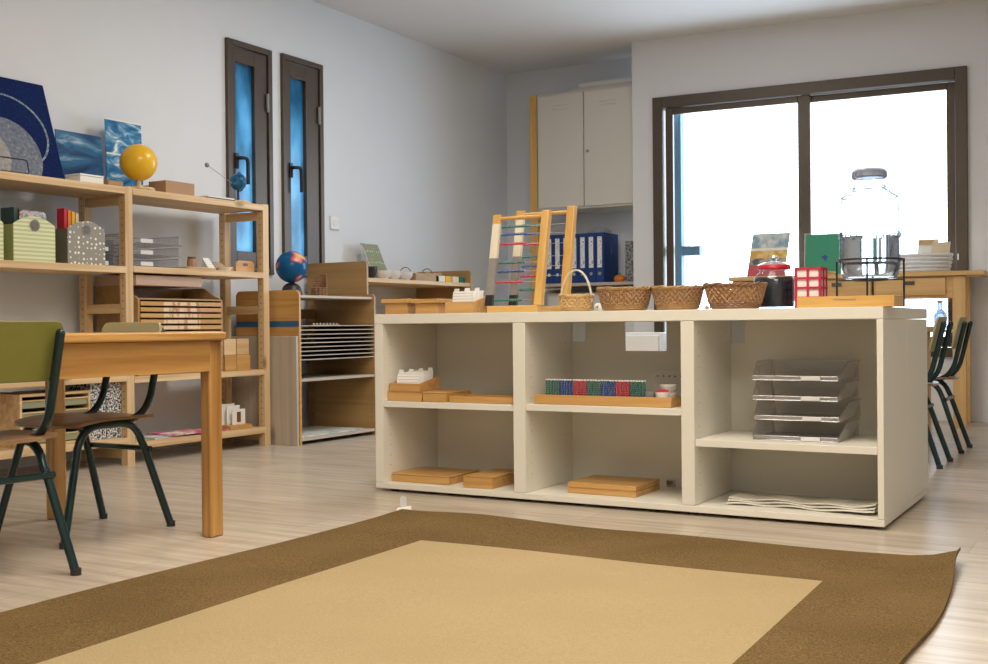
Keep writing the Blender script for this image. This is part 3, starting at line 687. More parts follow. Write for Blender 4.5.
# red and white checked holder
Yc = UY+.22; xl, xr = ux(795, Yc), ux(821, Yc); hh = sz(267, 815, Yc)-Z0
t = thing('checked_holder', 'crimson cage-like holder with white squares between jar and wooden tray', 'holder', ((xl+xr)/2, Yc, Z0))
hw = (xr-xl)/2
MB().box(-hw+.004, hw-.004, .004, 2*hw-.004, .003, hh-.006).build('lining', M['paper'], t)
b = MB(); bw = .0075
for f in (0, .5, 1):
    x = -hw+(2*hw-bw)*f; b.box(x, x+bw, -.001, .006, 0, hh); b.box(x, x+bw, 2*hw-.006, 2*hw+.001, 0, hh)
    b.box(hw-.006, hw+.001, (2*hw-bw)*f, (2*hw-bw)*f+bw, 0, hh); b.box(-hw-.001, -hw+.006, (2*hw-bw)*f, (2*hw-bw)*f+bw, 0, hh)
for f in (0, .25, .5, .75, 1):
    z = (hh-bw)*f; b.box(-hw-.0015, hw+.0015, -.0015, 2*hw+.0015, z, z+bw)
b.build('check_bars', M['crimson'], t)
# wooden tray in front
Yt = UY+.03
open_tray('long shallow wooden tray with a finger slot at the right end of the white unit', pY(797, 303, Yt).x, pY(893, 303, Yt).x+.004, Yt, Yt+.15, Z0, .035, .008, 'gold', hole=True)
# drink dispenser on wire stand
Yd = UY+.42; xc = pY(870, 280, Yd).x; zc = lambda py: sz(py, 870, Yd)
R = (pY(902, 240, Yd).x-pY(840, 240, Yd).x)/2*.97
zb0, zw, ztp, zsh, znk, zlid = zc(280)+.004, zc(237), zc(205), zc(197), zc(190), zc(171)
ts = thing('wire_stand', 'black wire ring stand holding up the big glass dispenser', 'stand', (xc, Yd, Z0))
zr = zc(260)-Z0
MB().tube([((R+.008)*math.cos(2*PI*k/40), (R+.008)*math.sin(2*PI*k/40), zr) for k in range(40)], .0035, 8, None, True).build('upper_ring', M['black'], ts)
MB().tube([((R*.6)*math.cos(2*PI*k/40), (R*.6)*math.sin(2*PI*k/40), zb0-Z0-.004) for k in range(40)], .003, 8, None, True).build('lower_ring', M['black'], ts)
for k in range(4):
    a = -PI/2+.12+k*PI/2; c_, s_ = math.cos(a), math.sin(a)
    MB().tube([((R+.010)*c_, (R+.010)*s_, zr+.003), ((R+.010)*c_, (R+.010)*s_, .003)], .0035, 8).build('leg', M['black'], ts)
    MB().tube([((R+.008)*c_, (R+.008)*s_, zb0-Z0-.004), (R*.6*c_, R*.6*s_, zb0-Z0-.004)], .0028, 6).build('strut', M['black'], ts)
t = thing('drink_dispenser', 'large clear glass dispenser jar with water in its lower part', 'dispenser', (xc, Yd, zb0))
H = lambda z: z-zb0
prof = [(0, 0), (R*.82, 0), (R*.90, .006), (R*.97, .03), (R, .06), (R, H(ztp)), (R*.93, H(zsh)), (R*.58, H(znk)), (R*.54, H(znk)+.008), (R*.54, H(zlid)-.026)]
inn = [(max(0, r-.004), z+.003) for r, z in reversed(prof)]; inn[-1] = (0, .005)
M['thickglass'] = clear('thick_glass', (.95, .965, .975), .04, .25, 0, (.04, .05, .06))
MB().lathe(prof+inn, (0, 0, 0), 48).build('glass_body', M['thickglass'], t)
b = MB(); b.lathe([(R*.56, H(zlid)-.026), (R*.60, H(zlid)-.022), (R*.60, H(zlid)-.004), (R*.5, H(zlid)+.006), (0, H(zlid)+.008), (0, H(zlid)+.004), (R*.5, H(zlid)), (R*.56, H(zlid)-.008), (R*.56, H(zlid)-.026)], (0, 0, 0), 40); b.build('lid', M['lidg'] if 'lidg' in M else clear('lid_glass', (.45, .46, .48), .12, .3, .12, (.02, .02, .03)), t)
mt, nt, bs = newmat('water'); bs.inputs['Base Color'].default_value = (.90, .95, 1, 1); bs.inputs['Transmission Weight'].default_value = 1; bs.inputs['IOR'].default_value = 1.33; bs.inputs['Roughness'].default_value = .02; M['water'] = mt
r_ = R-.0055
MB().lathe([(0, .007), (R*.82-.005, .007), (R*.90-.006, .012), (R*.97-.006, .034), (r_, .062), (r_, H(zw)), (0, H(zw))], (0, 0, 0), 48).build('water', M['water'], t)
b = MB()
for rr, zz_ in ((R*.56, znk), (R*.555, znk+.011), (R*.96, zsh)): b.tube([(rr*math.cos(2*PI*k/48), rr*math.sin(2*PI*k/48), H(zz_)) for k in range(48)], .0016, 6, None, True)
b.build('moulded_ring', clear('moulded_ring_glass', (.2, .22, .24), .1, .3, .25), t)
b = MB()
for k in range(28):                                  # ribbed band in the glass
    a = 2*PI*k/28; b.tube([((R+.0006)*math.cos(a), (R+.0006)*math.sin(a), H(zw)-.004), ((R+.0006)*math.cos(a), (R+.0006)*math.sin(a), H(zw)+.012)], .0022, 5)
b.tube([((R+.001)*math.cos(2*PI*k/48), (R+.001)*math.sin(2*PI*k/48), H(zw)+.013) for k in range(48)], .0018, 6, None, True)
b.build('ribbed_band', M['acryrim'], t)

# ================================================================ DESK BY THE WINDOW
def wpt(u, off, z=0): p = WO+WU*u-WN*off; return Vector((p.x, p.y, z))
dk = thing('side_desk', 'tall honey pine desk with shallow drawers under the large window', 'desk', wpt(1.45, .5), WR)
T = .961
DL, DR = -.77, .70
MB().box(DL-.0, DR+.105, 0, .47, T-.028, T).build('desk_top', W('desk', 'X'), dk, bev=.004)
MB().box(DL+.04, DR-.08, .04, .06, .80, T-.029).build('apron', W('desk', 'X'), dk)
for x0 in (DL+.06, DL+.50, DL+.94):
    d = MB().box(x0, x0+.41, .022, .039, .815, T-.037).build('drawer', W('desk', 'X'), dk, bev=.002)
    b = MB(); b.prism([(.022, .905), (.012, .902), (.008, .885), (.022, .882)], 'X', x0+.17, x0+.23); b.build('handle', M['blackp'], d)
for x in (DL+.02, DR-.08):
    for y in (.03, .38): MB().box(x, x+.075, y, y+.075, 0, T-.029).build('leg', W('desk', 'Z'), dk, bev=.003)
MB().box(DL+.04, DR-.03, .44, .455, .80, T-.03).build('back_rail', W('desk', 'X'), dk)
def dpos(px, py, off=.38):    # point on the plane 'off' before the window wall
    d = ray(px, py); P = WO-WN*off; k = (P-EYE).dot(WN)/d.dot(WN); return EYE+d*k
def ondesk(name, lab, cat, px, off=.36):
    p = dpos(px, 268, off); return thing(name, lab, cat, (p.x, p.y, T+.0004), WR)
pxm = dpos(1, 1, 1)
def wid(p0, p1, off=.36): return (dpos(p1, 268, off)-dpos(p0, 268, off)).length
def hgt(px, py, off=.36): return dpos(px, py, off).z-T
t = ondesk('picture_card', 'colourful picture card with orange, blue and red bands on the desk', 'card', 766)
hw = wid(746, 785)/2; hh = hgt(766, 233)
cols = [(0, .27, M['pcred'] if 'pcred' in M else plain('red_print', (.55, .06, .09), .5)), (.27, .42, ramp_mat('grey_print', [(.4, (.1, .12, .14)), (.6, (.5, .45, .35))], 30)), (.42, .60, ramp_mat('ochre_print', [(.4, (.65, .38, .08)), (.6, (.8, .6, .25))], 22)), (.60, .66, M['paper']), (.66, 1.0, ramp_mat('blue_grey_print', [(.4, (.25, .4, .5)), (.6, (.7, .72, .7))], 20))]
b = MB()
for f0, f1, mt in cols: b.slab((-hw+.03*f0, .06*f0, hh*f0+.001), (2*hw-.01, 0, 0), (.03*(f1-f0), .06*(f1-f0), hh*(f1-f0)), (0, .003, 0), mt)
b.build('card_sheet', None, t)
MB().box(-hw+.02, hw-.02, .075, .10, 0, .03).build('prop_block', W('pine'), t)
t = ondesk('green_card', 'green card with a small blue print standing upright on the desk', 'card', 823)
hw = wid(805, 841)/2; hh = hgt(823, 234)
b = MB(); b.slab((-hw, 0, .001), (2*hw, 0, 0), (0, .035, hh), (0, .003, 0), M['greencard']); b.build('card_sheet', None, t)
b = MB()
for dx, dz, r in ((0, 0, .012), (-.012, .006, .008), (.012, .005, .008), (0, .015, .007), (.004, -.014, .008)): b.tube([(.01+dx, .0135+.035*dz/hh, hh*.42+dz), (.01+dx, .0175+.035*dz/hh, hh*.42+dz)], r, 10)
b.build('blue_print', M['bluedot'], t)
b = MB(); b.slab((-hw-.012, .012, .002), (2*hw, 0, 0), (0, .037, hh+.01), (0, .002, 0)); b.build('clear_cover', M['clear'], t)
t = ondesk('wicker_tray', 'small beige oval tray lying in front of the green card', 'tray', 820, .44)
MB().lathe([(0, 0), (.085, 0), (.105, .016), (.10, .018), (.08, .004), (0, .004)], (0, 0, 0), 28, None, 1, .6).build('tray_body', M['lace'], t)
t = ondesk('woven_basket', 'long low white woven basket at the right end of the desk', 'basket', 920, .34)
hw = wid(893, 956, .34)/2; hh = hgt(920, 256, .34)
b = MB(); nrow = 5
for k in range(nrow):
    z = hh/nrow*.56+.0005+k*(hh-.012)/(nrow-1); f = .90+.10*k/(nrow-1)
    b.tube([((hw*f+.002*(-1)**(j+k))*math.cos(2*PI*j/64), (.09*f+.002*(-1)**(j+k))*math.sin(2*PI*j/64), z) for j in range(64)], hh/nrow*.56, 6, None, True)
b.build('woven_wall', M['basketw'], t)
MB().lathe([(0, 0), (.9, 0), (.9, .004), (0, .004)], (0, 0, 0), 40, None, hw, .09).build('basket_bottom', M['basketw'], t)
for px, pt_, w0, mt, lab in ((927, 239, 22, M['offw'], 'pale grey and tan card standing in the white woven basket, left of the cream card'), (940, 242, 20, M['lace'], 'cream card leaning in the white woven basket, at the right')):
    t = ondesk('note_card', lab, 'card', px, .35)
    hw_ = wid(px-w0/2, px+w0/2)/2; hh_ = hgt(px, pt_)
    b = MB(); b.slab((-hw_, 0 if mt is M['offw'] else -.02, .012), (2*hw_*.92, 0, 0), (.014, .02, hh_-.012), (0, .002, 0)); b.build('card_sheet', mt, t)
    if mt is M['offw']:
        b = MB(); b.slab((-hw_+.010, .0135, .012+(hh_-.012)*.82), (2*hw_*.7, 0, 0), (.002, .003, (hh_-.012)*.14), (0, -.002, 0)); b.build('tan_strip', M['wick'], t)
# bottle on the sill
p = dpos(940, 315, -.0)
t = thing('glass_bottle', 'small clear bottle on the window sill, seen below the desk', 'bottle', (*(WO+WU*1.07+WU*.0-WN*.075).to_2d(), ZS) if False else (0, 0, 0))
q = dpos(940, 318, .07); t.location = (q.x, q.y, .60)
MB().lathe([(0, 0), (.042, 0), (.045, .01), (.045, .10), (.018, .13), (.018, .17), (.014, .172), (.014, .13), (.04, .10), (.04, .01), (0, .006)], (0, 0, 0), 24).build('bottle_body', clear('grey_glass', (.6, .65, .7), .1, .8), t)
MB().lathe([(0, .172), (.02, .172), (.02, .19), (0, .19)], (0, 0, 0), 20).build('cap', M['lip'], t)
t2 = thing('low_shelf', 'low white wall shelf under the desk, carrying the small bottle', 'shelf', (q.x, q.y, .58), WR)
MB().box(-.55, .12, -.07, .06, 0, .019).build('shelf_board', M['whitec'], t2, bev=.002)
MB().box(-.53, -.51, -.06, .05, -.58, -.001).build('leg', M['whitec'], t2); MB().box(.08, .10, -.06, .05, -.58, -.001).build('leg', M['whitec'], t2)

# ================================================================ CHAIRS
def chair(label, loc, rz, board, group=None, seatm='seatwood', wd=.32):
    t = thing('school_chair', label, 'chair', loc, rz, group)   # local +Y is the way the sitter faces
    hw = wd/2; r = .0122; zs = .352
    for s in (-1, 1):
        x = s*hw; xi = s*(hw-.028)
        pts = [(x, -.215, .004)]+[(x+(xi-x)*k/4*.9, -.215+.09*k/4, .004+.27*k/4) for k in range(1, 5)]
        arch = bez((xi, -.12, .285), (xi, -.098, zs), (xi, -.03, zs), 6)+bez((xi, .05, zs), (xi, .115, zs), (xi, .135, .285), 6)
        end = [(xi+(x-xi)*k/4, .135+.075*k/4, .285-.281*k/4) for k in range(1, 5)]
        MB().tube(pts+arch+end, r, 10).build('leg', M['green_metal'], t)
        MB().lathe([(0, 0), (r+.002, 0), (r+.002, .018), (0, .018)], (x, -.215, 0), 12).build('foot_cap', M['blackp'], t)
        MB().lathe([(0, 0), (r+.002, 0), (r+.002, .018), (0, .018)], (x, .21, 0), 12).build('foot_cap', M['blackp'], t)
        xp = s*(hw-.048)
        bp = [(xp, .05, zs+.002)]+bez((xp, -.07, zs+.003), (xp, -.155, zs+.01), (xp, -.180, .44), 7)+[(xp, -.200, .52), (xp, -.228, .640)]
        MB().tube(bp, r*.98, 10).build('back_post', M['green_metal'], t)
        MB().sphere((xp, -.2285, .641), r*1.0, 12).build('post_cap', M['green_metal'], t)
    MB().tube([(-hw+.010, -.140, .262), (hw-.010, -.140, .262)], .009, 8).build('crossbar', M['green_metal'], t)
    MB().tube([(-hw+.028, .10, zs), (hw-.028, .10, zs)], .009, 8).build('crossbar', M['green_metal'], t)
    b = MB(); nx, ny = 10, 12; g = {}
    for i in range(nx+1):
        for j in range(ny+1):
            u, v = i/nx*2-1, j/ny*2-1
            ex = hw*(1.02-.06*abs(v)**4+.0*v); x = u*ex; y = -.005+v*(.175-.03*abs(u)**5)
            z = zs+.0125+.010*u*u*.6-.012*max(0, v)**3-.004*(1-abs(u))*(1-v*v)
            g[i, j] = (b.bm.verts.new((x, y, z+.004)), b.bm.verts.new((x, y, z-.0055)))
    for i in range(nx):
        for j in range(ny):
            b.face([g[i, j][0], g[i+1, j][0], g[i+1, j+1][0], g[i, j+1][0]]); b.face([g[i, j+1][1], g[i+1, j+1][1], g[i+1, j][1], g[i, j][1]])
    for i in range(nx):
        for j in (0, ny): b.face([g[i, j][0], g[i+1, j][0], g[i+1, j][1], g[i, j][1]])
    for j in range(ny):
        for i in (0, nx): b.face([g[i, j][0], g[i, j+1][0], g[i, j+1][1], g[i, j][1]])
    b.build('seat', M[seatm], t)
    b = MB(); nx, nz = 14, 5; z0, z1 = .515, .672
    # curved backboard: rounded rectangle swept onto a gentle arc
    def yy(x, z): return -.1965-.235*(z-.5)+.0215+.010*(x/hw)**2
    cols_ = 24
    F, K = [], []
    for i in range(cols_+1):
        x = -hw+.022+(2*hw-.044)*i/cols_; e = min(1, min(i, cols_-i)/2); inset = 0 if e >= 1 else .020*(1-math.sqrt(max(0, 1-(1-e)**2)))
        cf, ck = [], []
        for j in range(nz+1):
            z = z0+inset+(z1-z0-2*inset)*j/nz; cf.append(b.bm.verts.new((x, yy(x, z)+.006, z))); ck.append(b.bm.verts.new((x, yy(x, z)-.003, z)))
        F.append(cf); K.append(ck)
    for i in range(cols_):
        for j in range(nz):
            b.face([F[i][j], F[i][j+1], F[i+1][j+1], F[i+1][j]]); b.face([K[i+1][j], K[i+1][j+1], K[i][j+1], K[i][j]])
        b.face([F[i][0], F[i+1][0], K[i+1][0], K[i][0]]); b.face([F[i][nz], F[i+1][nz], K[i+1][nz], K[i][nz]])
    for i in (0, cols_):
        for j in range(nz): b.face([F[i][j], F[i][j+1], K[i][j+1], K[i][j]])
    b.build('backrest', M[board], t, bev=.002)
    return t
# near chair: right rear foot at (-2.464, 2.044), sitter faces -X turned a little toward +Y
def place_chair(lab, foot, ang, board, side, group=None):
    # foot = world position of rear foot on 'side' (+1 = local +x)
    c, s = math.cos(ang), math.sin(ang); lx, ly = side*.16, -.215
    return chair(lab, (foot[0]-(c*lx-s*ly), foot[1]-(s*lx+c*ly), 0), ang, board, group)
g = None
place_chair('olive backed school chair nearest the camera, at the long side of the table', (-2.464, 2.044), math.radians(86), 'olive', 1)
place_chair('olive backed school chair pushed under the end of the table', (-2.793, 2.70), math.radians(180), 'olive2', -1)

# ================================================================ TABLE
TB = thing('work_table', 'honey pine table with thick square legs at the left', 'table', (-2.9, 1.75, 0))
tx, ty = -2.9, 1.75; TX0, TX1, TY0, TY1 = -3.295, -2.503, .75, 2.665; TT = .639
MB().prism(rpoly(TX0-tx, TX1+.012-tx, TY0-ty, TY1-ty, .03, 5), 'Z', TT-.026, TT).build('tabletop', W('table', 'Y'), TB, bev=.006, seg=3)
lw = .042
for x in (TX0+.012, TX1-.014-lw):
    for y in (TY0+.012, 2.600): MB().box(x-tx, x+lw-tx, y-ty, y+.055-ty, 0, TT-.027).build('leg', W('table', 'Z'), TB, bev=.006)
az0, az1 = TT-.027-.095, TT-.0275
MB().box(TX1-.032-tx, TX1-.010-tx, TY0+.076-ty, 2.599-ty, az0, az1).build('apron', W('table', 'Y'), TB, bev=.001)
MB().box(TX0+.014-tx, TX0+.036-tx, TY0+.076-ty, 2.594-ty, az0, az1).build('apron', W('table', 'Y'), TB, bev=.001)
for y in (TY0+.02, 2.625): MB().box(TX0+.076-tx, TX1-.068-tx, y-ty, y+.02-ty, az0, az1).build('apron', W('table', 'X'), TB, bev=.001)

# small table and two chairs behind the right of the white unit
for lab, y, fo in (('green framed school chair standing beyond the white unit, nearer one of the pair', 5.325, 0), ('green framed school chair beyond the white unit, farther one beside the desk leg', 5.99, 0)):
    ang = math.radians(90); c = chair(lab, (-.805-.215, y+.15, 0), ang, 'olive2', None, 'seatwood', .30)
t = thing('small_table', 'small wooden table tucked in behind the white unit, mostly hidden', 'table', (-1.35, 5.9, 0))
MB().box(-.38, .36, -.60, .60, .60, .625).build('tabletop', W('desk', 'Y'), t, bev=.004)
for x in (-.34, .28):
    for y in (-.55, .49): MB().box(x, x+.055, y, y+.055, 0, .599).build('leg', W('desk', 'Z'), t, bev=.003)
for x in (-.33, .31): MB().box(x, x+.02, -.49, .485, .52, .599).build('apron', W('desk', 'Y'), t)
# white drawer cabinet seen through the cut-out
t = thing('storage_cabinet', 'white cabinet glimpsed through the cut-out in the middle bay', 'cabinet', (-2.75, 6.3, 0))
MB().box(-.3, .25, 0, .38, .0, .60).build('cabinet_body', M['whitec'], t, bev=.003)
MB().box(-.29, .24, -.016, -.001, .40, .585).build('drawer', M['whitec'], t, bev=.004); MB().box(-.29, .24, -.016, -.001, .02, .39).build('drawer', M['whitec'], t, bev=.004)

# ================================================================ LEFT SHELVING (pine)
XF = -4.216; XK = -4.54
sh = thing('pine_shelving', 'tall open pine shelving standing along the left wall', 'shelving', (XF, 3.94, 0))
def sb(name, x0, x1, y0, y1, z0, z1, ax='Y', bev=.002): MB().box(x0-XF, x1-XF, y0-3.94, y1-3.94, z0, z1).build(name, W('pine', ax), sh, bev=bev)
PY = [(2.845, 2.89), (3.805, 3.85), (4.775, 4.82)]
for y0, y1 in PY:
    for x0, x1 in ((XF-.042, XF), (XK, XK+.042)):
        b = MB(); b.box(x0-XF, x1-XF, y0-3.94, y1-3.94, 0, 1.33, W('pine', 'Z'))
        for k in range(34): b.tube([((x0+x1)/2-XF, y0-3.94-.0004, .10+k*.036), ((x0+x1)/2-XF, y0-3.94+.001, .10+k*.036)], .004, 6, M['brown'])
        b.build('post', None, sh)
    for z in (.03, .725, 1.245): sb('crossbar', XK+.043, XF-.043, y0+.008, y1-.008, z, z+.045, 'X')
BA = [(1.293, 1.326), (.916, .948), (.40, .43), (.10, .133)]
BB = [(1.293, 1.326), (.922, .953), (.39, .421), (.071, .105)]
for zs_, ya, yb in ((BA, PY[0][1], PY[1][0]), (BB, PY[1][1], PY[2][0])):
    for z0, z1 in zs_: sb('shelf', XK+.002, XF+.002, ya+.001, yb-.001, z0, z1, 'Y')
ST = 1.3265
# moon board
def lean_board(name, lab, cat, y0, y1, zt, xb, xt, mat, z0=ST, thick=.006, top_tilt=0, extra=None, rz=0):
    """flat board with its foot at x=xb and its top against x=xt"""
    t = thing(name, lab, cat, (xb, (y0+y1)/2, z0)); h = zt-z0; hw = (y1-y0)/2; dx = xt-xb
    b = MB(); b.slab((0, -hw, .0005), (0, 2*hw, 0), (dx, 0, h), (-thick, 0, 0), mat)
    if extra: extra(b, hw, h, dx)
    b.build('board_face', None, t); return t
def moonface(b, hw, h, dx):
    L = math.hypot(h, dx); off = Vector((h, 0, -dx)).normalized()
    def P(y, v, o): q = Vector((dx*v/h, y, v))+off*o; return q
    def disc(cy, cz, ry, rz, mt, o, ring=0):
        n = 64; ring_pts = []
        for k in range(n):
            a = 2*PI*k/n; ring_pts.append((cy+ry*math.cos(a), cz+rz*math.sin(a)))
        if ring:
            for k in range(n):
                a0, a1 = 2*PI*k/n, 2*PI*(k+1)/n; q = []
                for a, f in ((a0, 1), (a1, 1), (a1, ring), (a0, ring)): q.append((cy+ry*f*math.cos(a), cz+rz*f*math.sin(a)))
                if all(-hw < y < hw and .002 < z < h for y, z in q): b.face([b.bm.verts.new(P(y, z, o)) for y, z in q], mt)
        else:
            q = [(max(-hw+.002, min(hw-.002, y)), max(.003, min(h-.003, z))) for y, z in ring_pts]
            b.face([b.bm.verts.new(P(y, z, o)) for y, z in q], mt)
    disc(.035, .235, .222, .180, M['ring'], .0008, .95)
    disc(.01, .125, .182, .170, M['moon'], .0016)
    disc(-.12, .11, .14, .13, M['moonl'], .0024)
lean_board('moon_board', 'large dark blue board with pale moon discs leaning on the wall, top left', 'board', 3.06, 3.652, 1.823, -4.44, -4.60, M['navy'], extra=moonface)
t = thing('wire_stand', 'black wire book stand in front of the dark blue moon board', 'stand', (-4.225, 3.19, ST))
z1 = .062
MB().tube([(0, -.25, .003), (0, .07, .003)]+bez((0, .08, .003), (0, .09, .003), (0, .088, .02), 4)+[(-.004, .084, z1-.01)]+bez((-.004, .084, z1-.01), (-.005, .083, z1), (-.005, .07, z1), 4)+[(-.005, -.25, z1)], .0028, 7).build('wire_loop', M['black'], t)
lean_board('sea_picture', 'dark blue picture of a rolling sea wave leaning beside the moon board', 'picture', 3.665, 3.94, 1.61, -4.505, -4.53, M['sea'])
t = lean_board('wave_picture', 'tall bright blue picture of breaking waves behind the yellow globe', 'picture', 3.965, 4.20, 1.705, -4.515, -4.53, M['wave'], thick=.004)
b = MB(); hwv = .1175; hv = 1.712-ST
for (v0, v1) in ((.53, .55), (.0, .02), (.98, 1.0)): b.slab((.0012-.015*v0, -hwv, hv*v0), (0, 2*hwv, 0), (-.015*(v1-v0), 0, hv*(v1-v0)), (.001, 0, 0))
b.build('pale_edge', M['paper'], t)
t = thing('small_box', 'flat white box at the front of the top shelf, left of the tan block', 'box', (-4.29, 3.64, ST))
MB().box(-.05, .05, -.075, .06, 0, .030).build('box_body', M['paper'], t, bev=.002); MB().box(-.052, .052, -.077, .062, .031, .040).build('lid', M['paper'], t, bev=.002)
tag(MB().box(-.03, .03, -.045, .045, 0, .032).build('wooden_block', W('ply', 'Y'), loc=(-4.30, 3.80, ST), bev=.003), 'small tan wooden block between white box and yellow globe', 'block')
# yellow globe
gp = pX(138.5, 162.5, -4.29); R = .090
t = thing('yellow_globe', 'glossy yellow ball globe on a round wooden base on the top shelf', 'globe', (gp.x, gp.y, ST))
MB().sphere((0, 0, gp.z-ST), R, 36).build('ball', M['yellow'], t)
MB().lathe([(0, 0), (.075, 0), (.078, .006), (.075, .014), (.02, .018), (.012, .03), (.011, .05), (0, .05)], (0, 0, 0), 32).build('wooden_base', W('pine'), t)
tag(MB().box(-.025, .025, -.03, .03, 0, .055).build('white_block', M['offw'], loc=(-4.42, 4.16, ST), bev=.002), 'small white block behind the base of the yellow globe', 'block')
t = thing('cardboard_box', 'small brown cardboard box right of the yellow globe', 'box', (-4.31, 4.21, ST))
MB().box(-.06, .06, -.112, .085, 0, .066).build('box_body', M['card'], t, bev=.002); MB().box(-.061, .061, -.004, .004, .0665, .068).build('tape', M['offw'], t)
t = thing('drawing_pad', 'thin white pad with a black edge lying on the top shelf', 'pad', (-4.31, 4.45, ST))
MB().box(-.09, .09, -.09, .11, 0, .006).build('backing', M['blackp'], t); MB().box(-.088, .088, -.088, .108, .0065, .013).build('sheets', M['paper'], t)
# planet model with arm
pp = pX(238, 182, -4.31)
t = thing('orbit_model', 'small dark blue globe model with a rod carrying a grey ball', 'model', (pp.x, pp.y, ST))
MB().lathe([(0, 0), (.065, 0), (.068, .008), (.06, .016), (0, .018)], (0, 0, 0), 28, None, 1, 1.1).build('wooden_base', W('pine'), t)
zc_ = pp.z-ST
MB().tube([(0, 0, .015), (0, 0, zc_-.04)], .007, 8).build('stem', M['blackp'], t)
MB().tube([(-.0, .052*math.sin(a), zc_-.052*math.cos(a)) for a in [k*PI/16 for k in range(17)]], .003, 6).build('meridian', M['blackp'], t)
MB().sphere((0, 0, zc_), .047, 28).build('globe_ball', M['planet'], t)
bp_ = pX(207, 165, -4.31)
MB().tube([(0, -.045, zc_-.012), (0, bp_.y-pp.y, bp_.z-ST)], .0015, 6).build('rod', M['steel'], t)
MB().sphere((0, bp_.y-pp.y, bp_.z-ST), .013, 14).build('grey_ball', M['grey'], t)
# magazine files on the middle shelf
def mag_file(lab, y0, y1, top, xf, dep, fm, sm, z0):
    t = thing('magazine_file', lab, 'magazine file', (xf, (y0+y1)/2, z0)); hw = (y1-y0)/2; H_ = top-z0
    n = 12; arc = [(hw*math.cos(PI*k/n)*1.0, H_*.81+H_*.19*(1-math.cos(PI*k/n)**2)) for k in range(n+1)]
    b = MB(); poly = [(-hw, 0), (hw, 0)]+arc
    b.prism(poly, 'X', -.004, 0); b.build('front', fm, t)
    b = MB(); e = .003
    for y in (-hw, hw-e): b.prism([(-dep, 0), (-.0045, 0), (-.0045, H_*.80), (-dep, H_*.80)], 'Y', y, y+e)
    b.box(-dep, -.0045, -hw+e, hw-e, 0, .003); b.box(-dep, -dep+.003, -hw+e, hw-e, .003, H_*.80); b.build('case', sm, t)
    MB().tube([(.0002, 0, H_*.80), (.0025, 0, H_*.80)], .026, 20).build('grip_ring', M['steel'], t)
    MB().tube([(.0027, 0, H_*.80), (.0032, 0, H_*.80)], .019, 20).build('grip_hole', M['greyp'], t)
    return t
zm = .9485; xf = -4.235
mag_file('green striped magazine file cut by the left edge of the photo', 2.955, 3.155, 1.145, xf, .26, M['stripe'], M['greenpl'], zm)
mag_file('cream and green striped magazine file with a finger hole, holding books', 3.205, 3.42, 1.148, xf, .26, M['stripe'], M['greenpl'], zm)
mag_file('grey dotted magazine file with a finger hole', 3.488, 3.700, 1.148, xf, .26, M['greyd'], M['greyp'], zm)
def book(lab, x0, x1, y0, y1, z0, z1, mat, tilt=0, group=None):
    t = thing('book', lab, 'book', ((x0+x1)/2, (y0+y1)/2, z0)); hx, hy, h = (x1-x0)/2, (y1-y0)/2, z1-z0
    if tilt: t.rotation_euler = (tilt, 0, 0)
    b = MB(); b.box(-hx, hx, -hy, -hy+.0015, 0, h); b.box(-hx, hx, hy-.0015, hy, 0, h); b.box(hx-.0015, hx, -hy+.0016, hy-.0016, 0, h); b.build('cover', mat, t)
    MB().box(-hx, hx-.002, -hy+.0017, hy-.0017, .002, h-.003).build('pages', M['paper'], t); return t
for k, (y, w_, mt, lab) in enumerate([(3.245, .020, plain('dark_teal_cover', (.03, .07, .07), .5), 'dark green book at the left in the striped file'), (3.270, .016, M['brown'], 'thin dark brown book in the striped file'), (3.30, .030, plain('purple_red_cover', (.25, .04, .08), .45), 'purple red book in the striped file')]):
    book(lab, -4.36, -4.27, y-w_/2, y+w_/2, zm+.004, 1.185-.004*k, mt)
tag(MB().prism(rpoly(-.09, .05, 0, .19, .02), 'X', -.0015, .0015, ramp_mat('comic_cover_print', [(.4, (.35, .08, .12)), (.5, (.6, .6, .6)), (.6, (.1, .2, .3))], 22)).build('picture_book', loc=(-4.262, 3.345, zm+.035)), 'picture book with a pink and white cover rising behind the striped file front', 'book')
for k, (mt, cn) in enumerate([(plain('red_dotted_cover', (.55, .02, .05), .5), 'red'), (M['orange'], 'orange'), (M['yellow'], 'golden yellow'), (M['lace'], 'beige')]):
    book(f'thin {cn} booklet sticking up out of the grey dotted file', -4.34, -4.29, 3.515+k*.022, 3.53+k*.022, zm+.004, 1.205-.006*k, mt, -.05 if False else 0)
# clear trays on the middle shelf
def small_tray(lab, y0, y1, x1, dep, z, h, mat):
    t = thing('letter_tray', lab, 'letter tray', (x1, y0, z), PI/2); letter_tray_mesh_simple(t, y1-y0, dep, h, mat); return t
def letter_tray_mesh_simple(t, wd, dp, ht, mat):
    b = MB(); e = .003
    b.box(0, wd, 0, dp, 0, e); b.box(0, e, .02, dp, e, ht); b.box(wd-e, wd, .02, dp, e, ht); b.box(e, wd-e, dp-e, dp, e, ht); b.build('tray_shell', mat, t)
    b = MB(); b.tube([(0, .02, ht), (0, dp, ht), (wd, dp, ht), (wd, .02, ht)], .002, 6); b.tube([(0, 0, .003), (wd, 0, .003)], .0022, 6); b.build('rim', M['acryrim'], t)
    MB().box(wd*.08, wd*.34, -.008, -.004, .004, .024).build('label_holder', M['lip'], t, bev=.001)
for k in range(3): small_tray(f'clear plastic tray on the right half of the middle shelf, {["lowest", "middle", "top"][k]} of three', 3.90, 4.20, -4.25, .26, .9535+k*.056, .050, M['clear'])
for k in range(2): small_tray(f'clear bluish plastic tray beside the grey dotted file, {["lower", "upper"][k]} one', 3.715, 3.80, -4.27, .22, .9485+k*.066, .060, M['clearb'])
zr_ = .9535
t = thing('small_jar', 'little brown jar on a wooden board on the middle shelf', 'jar', (-4.26, 4.28, zr_+.012))
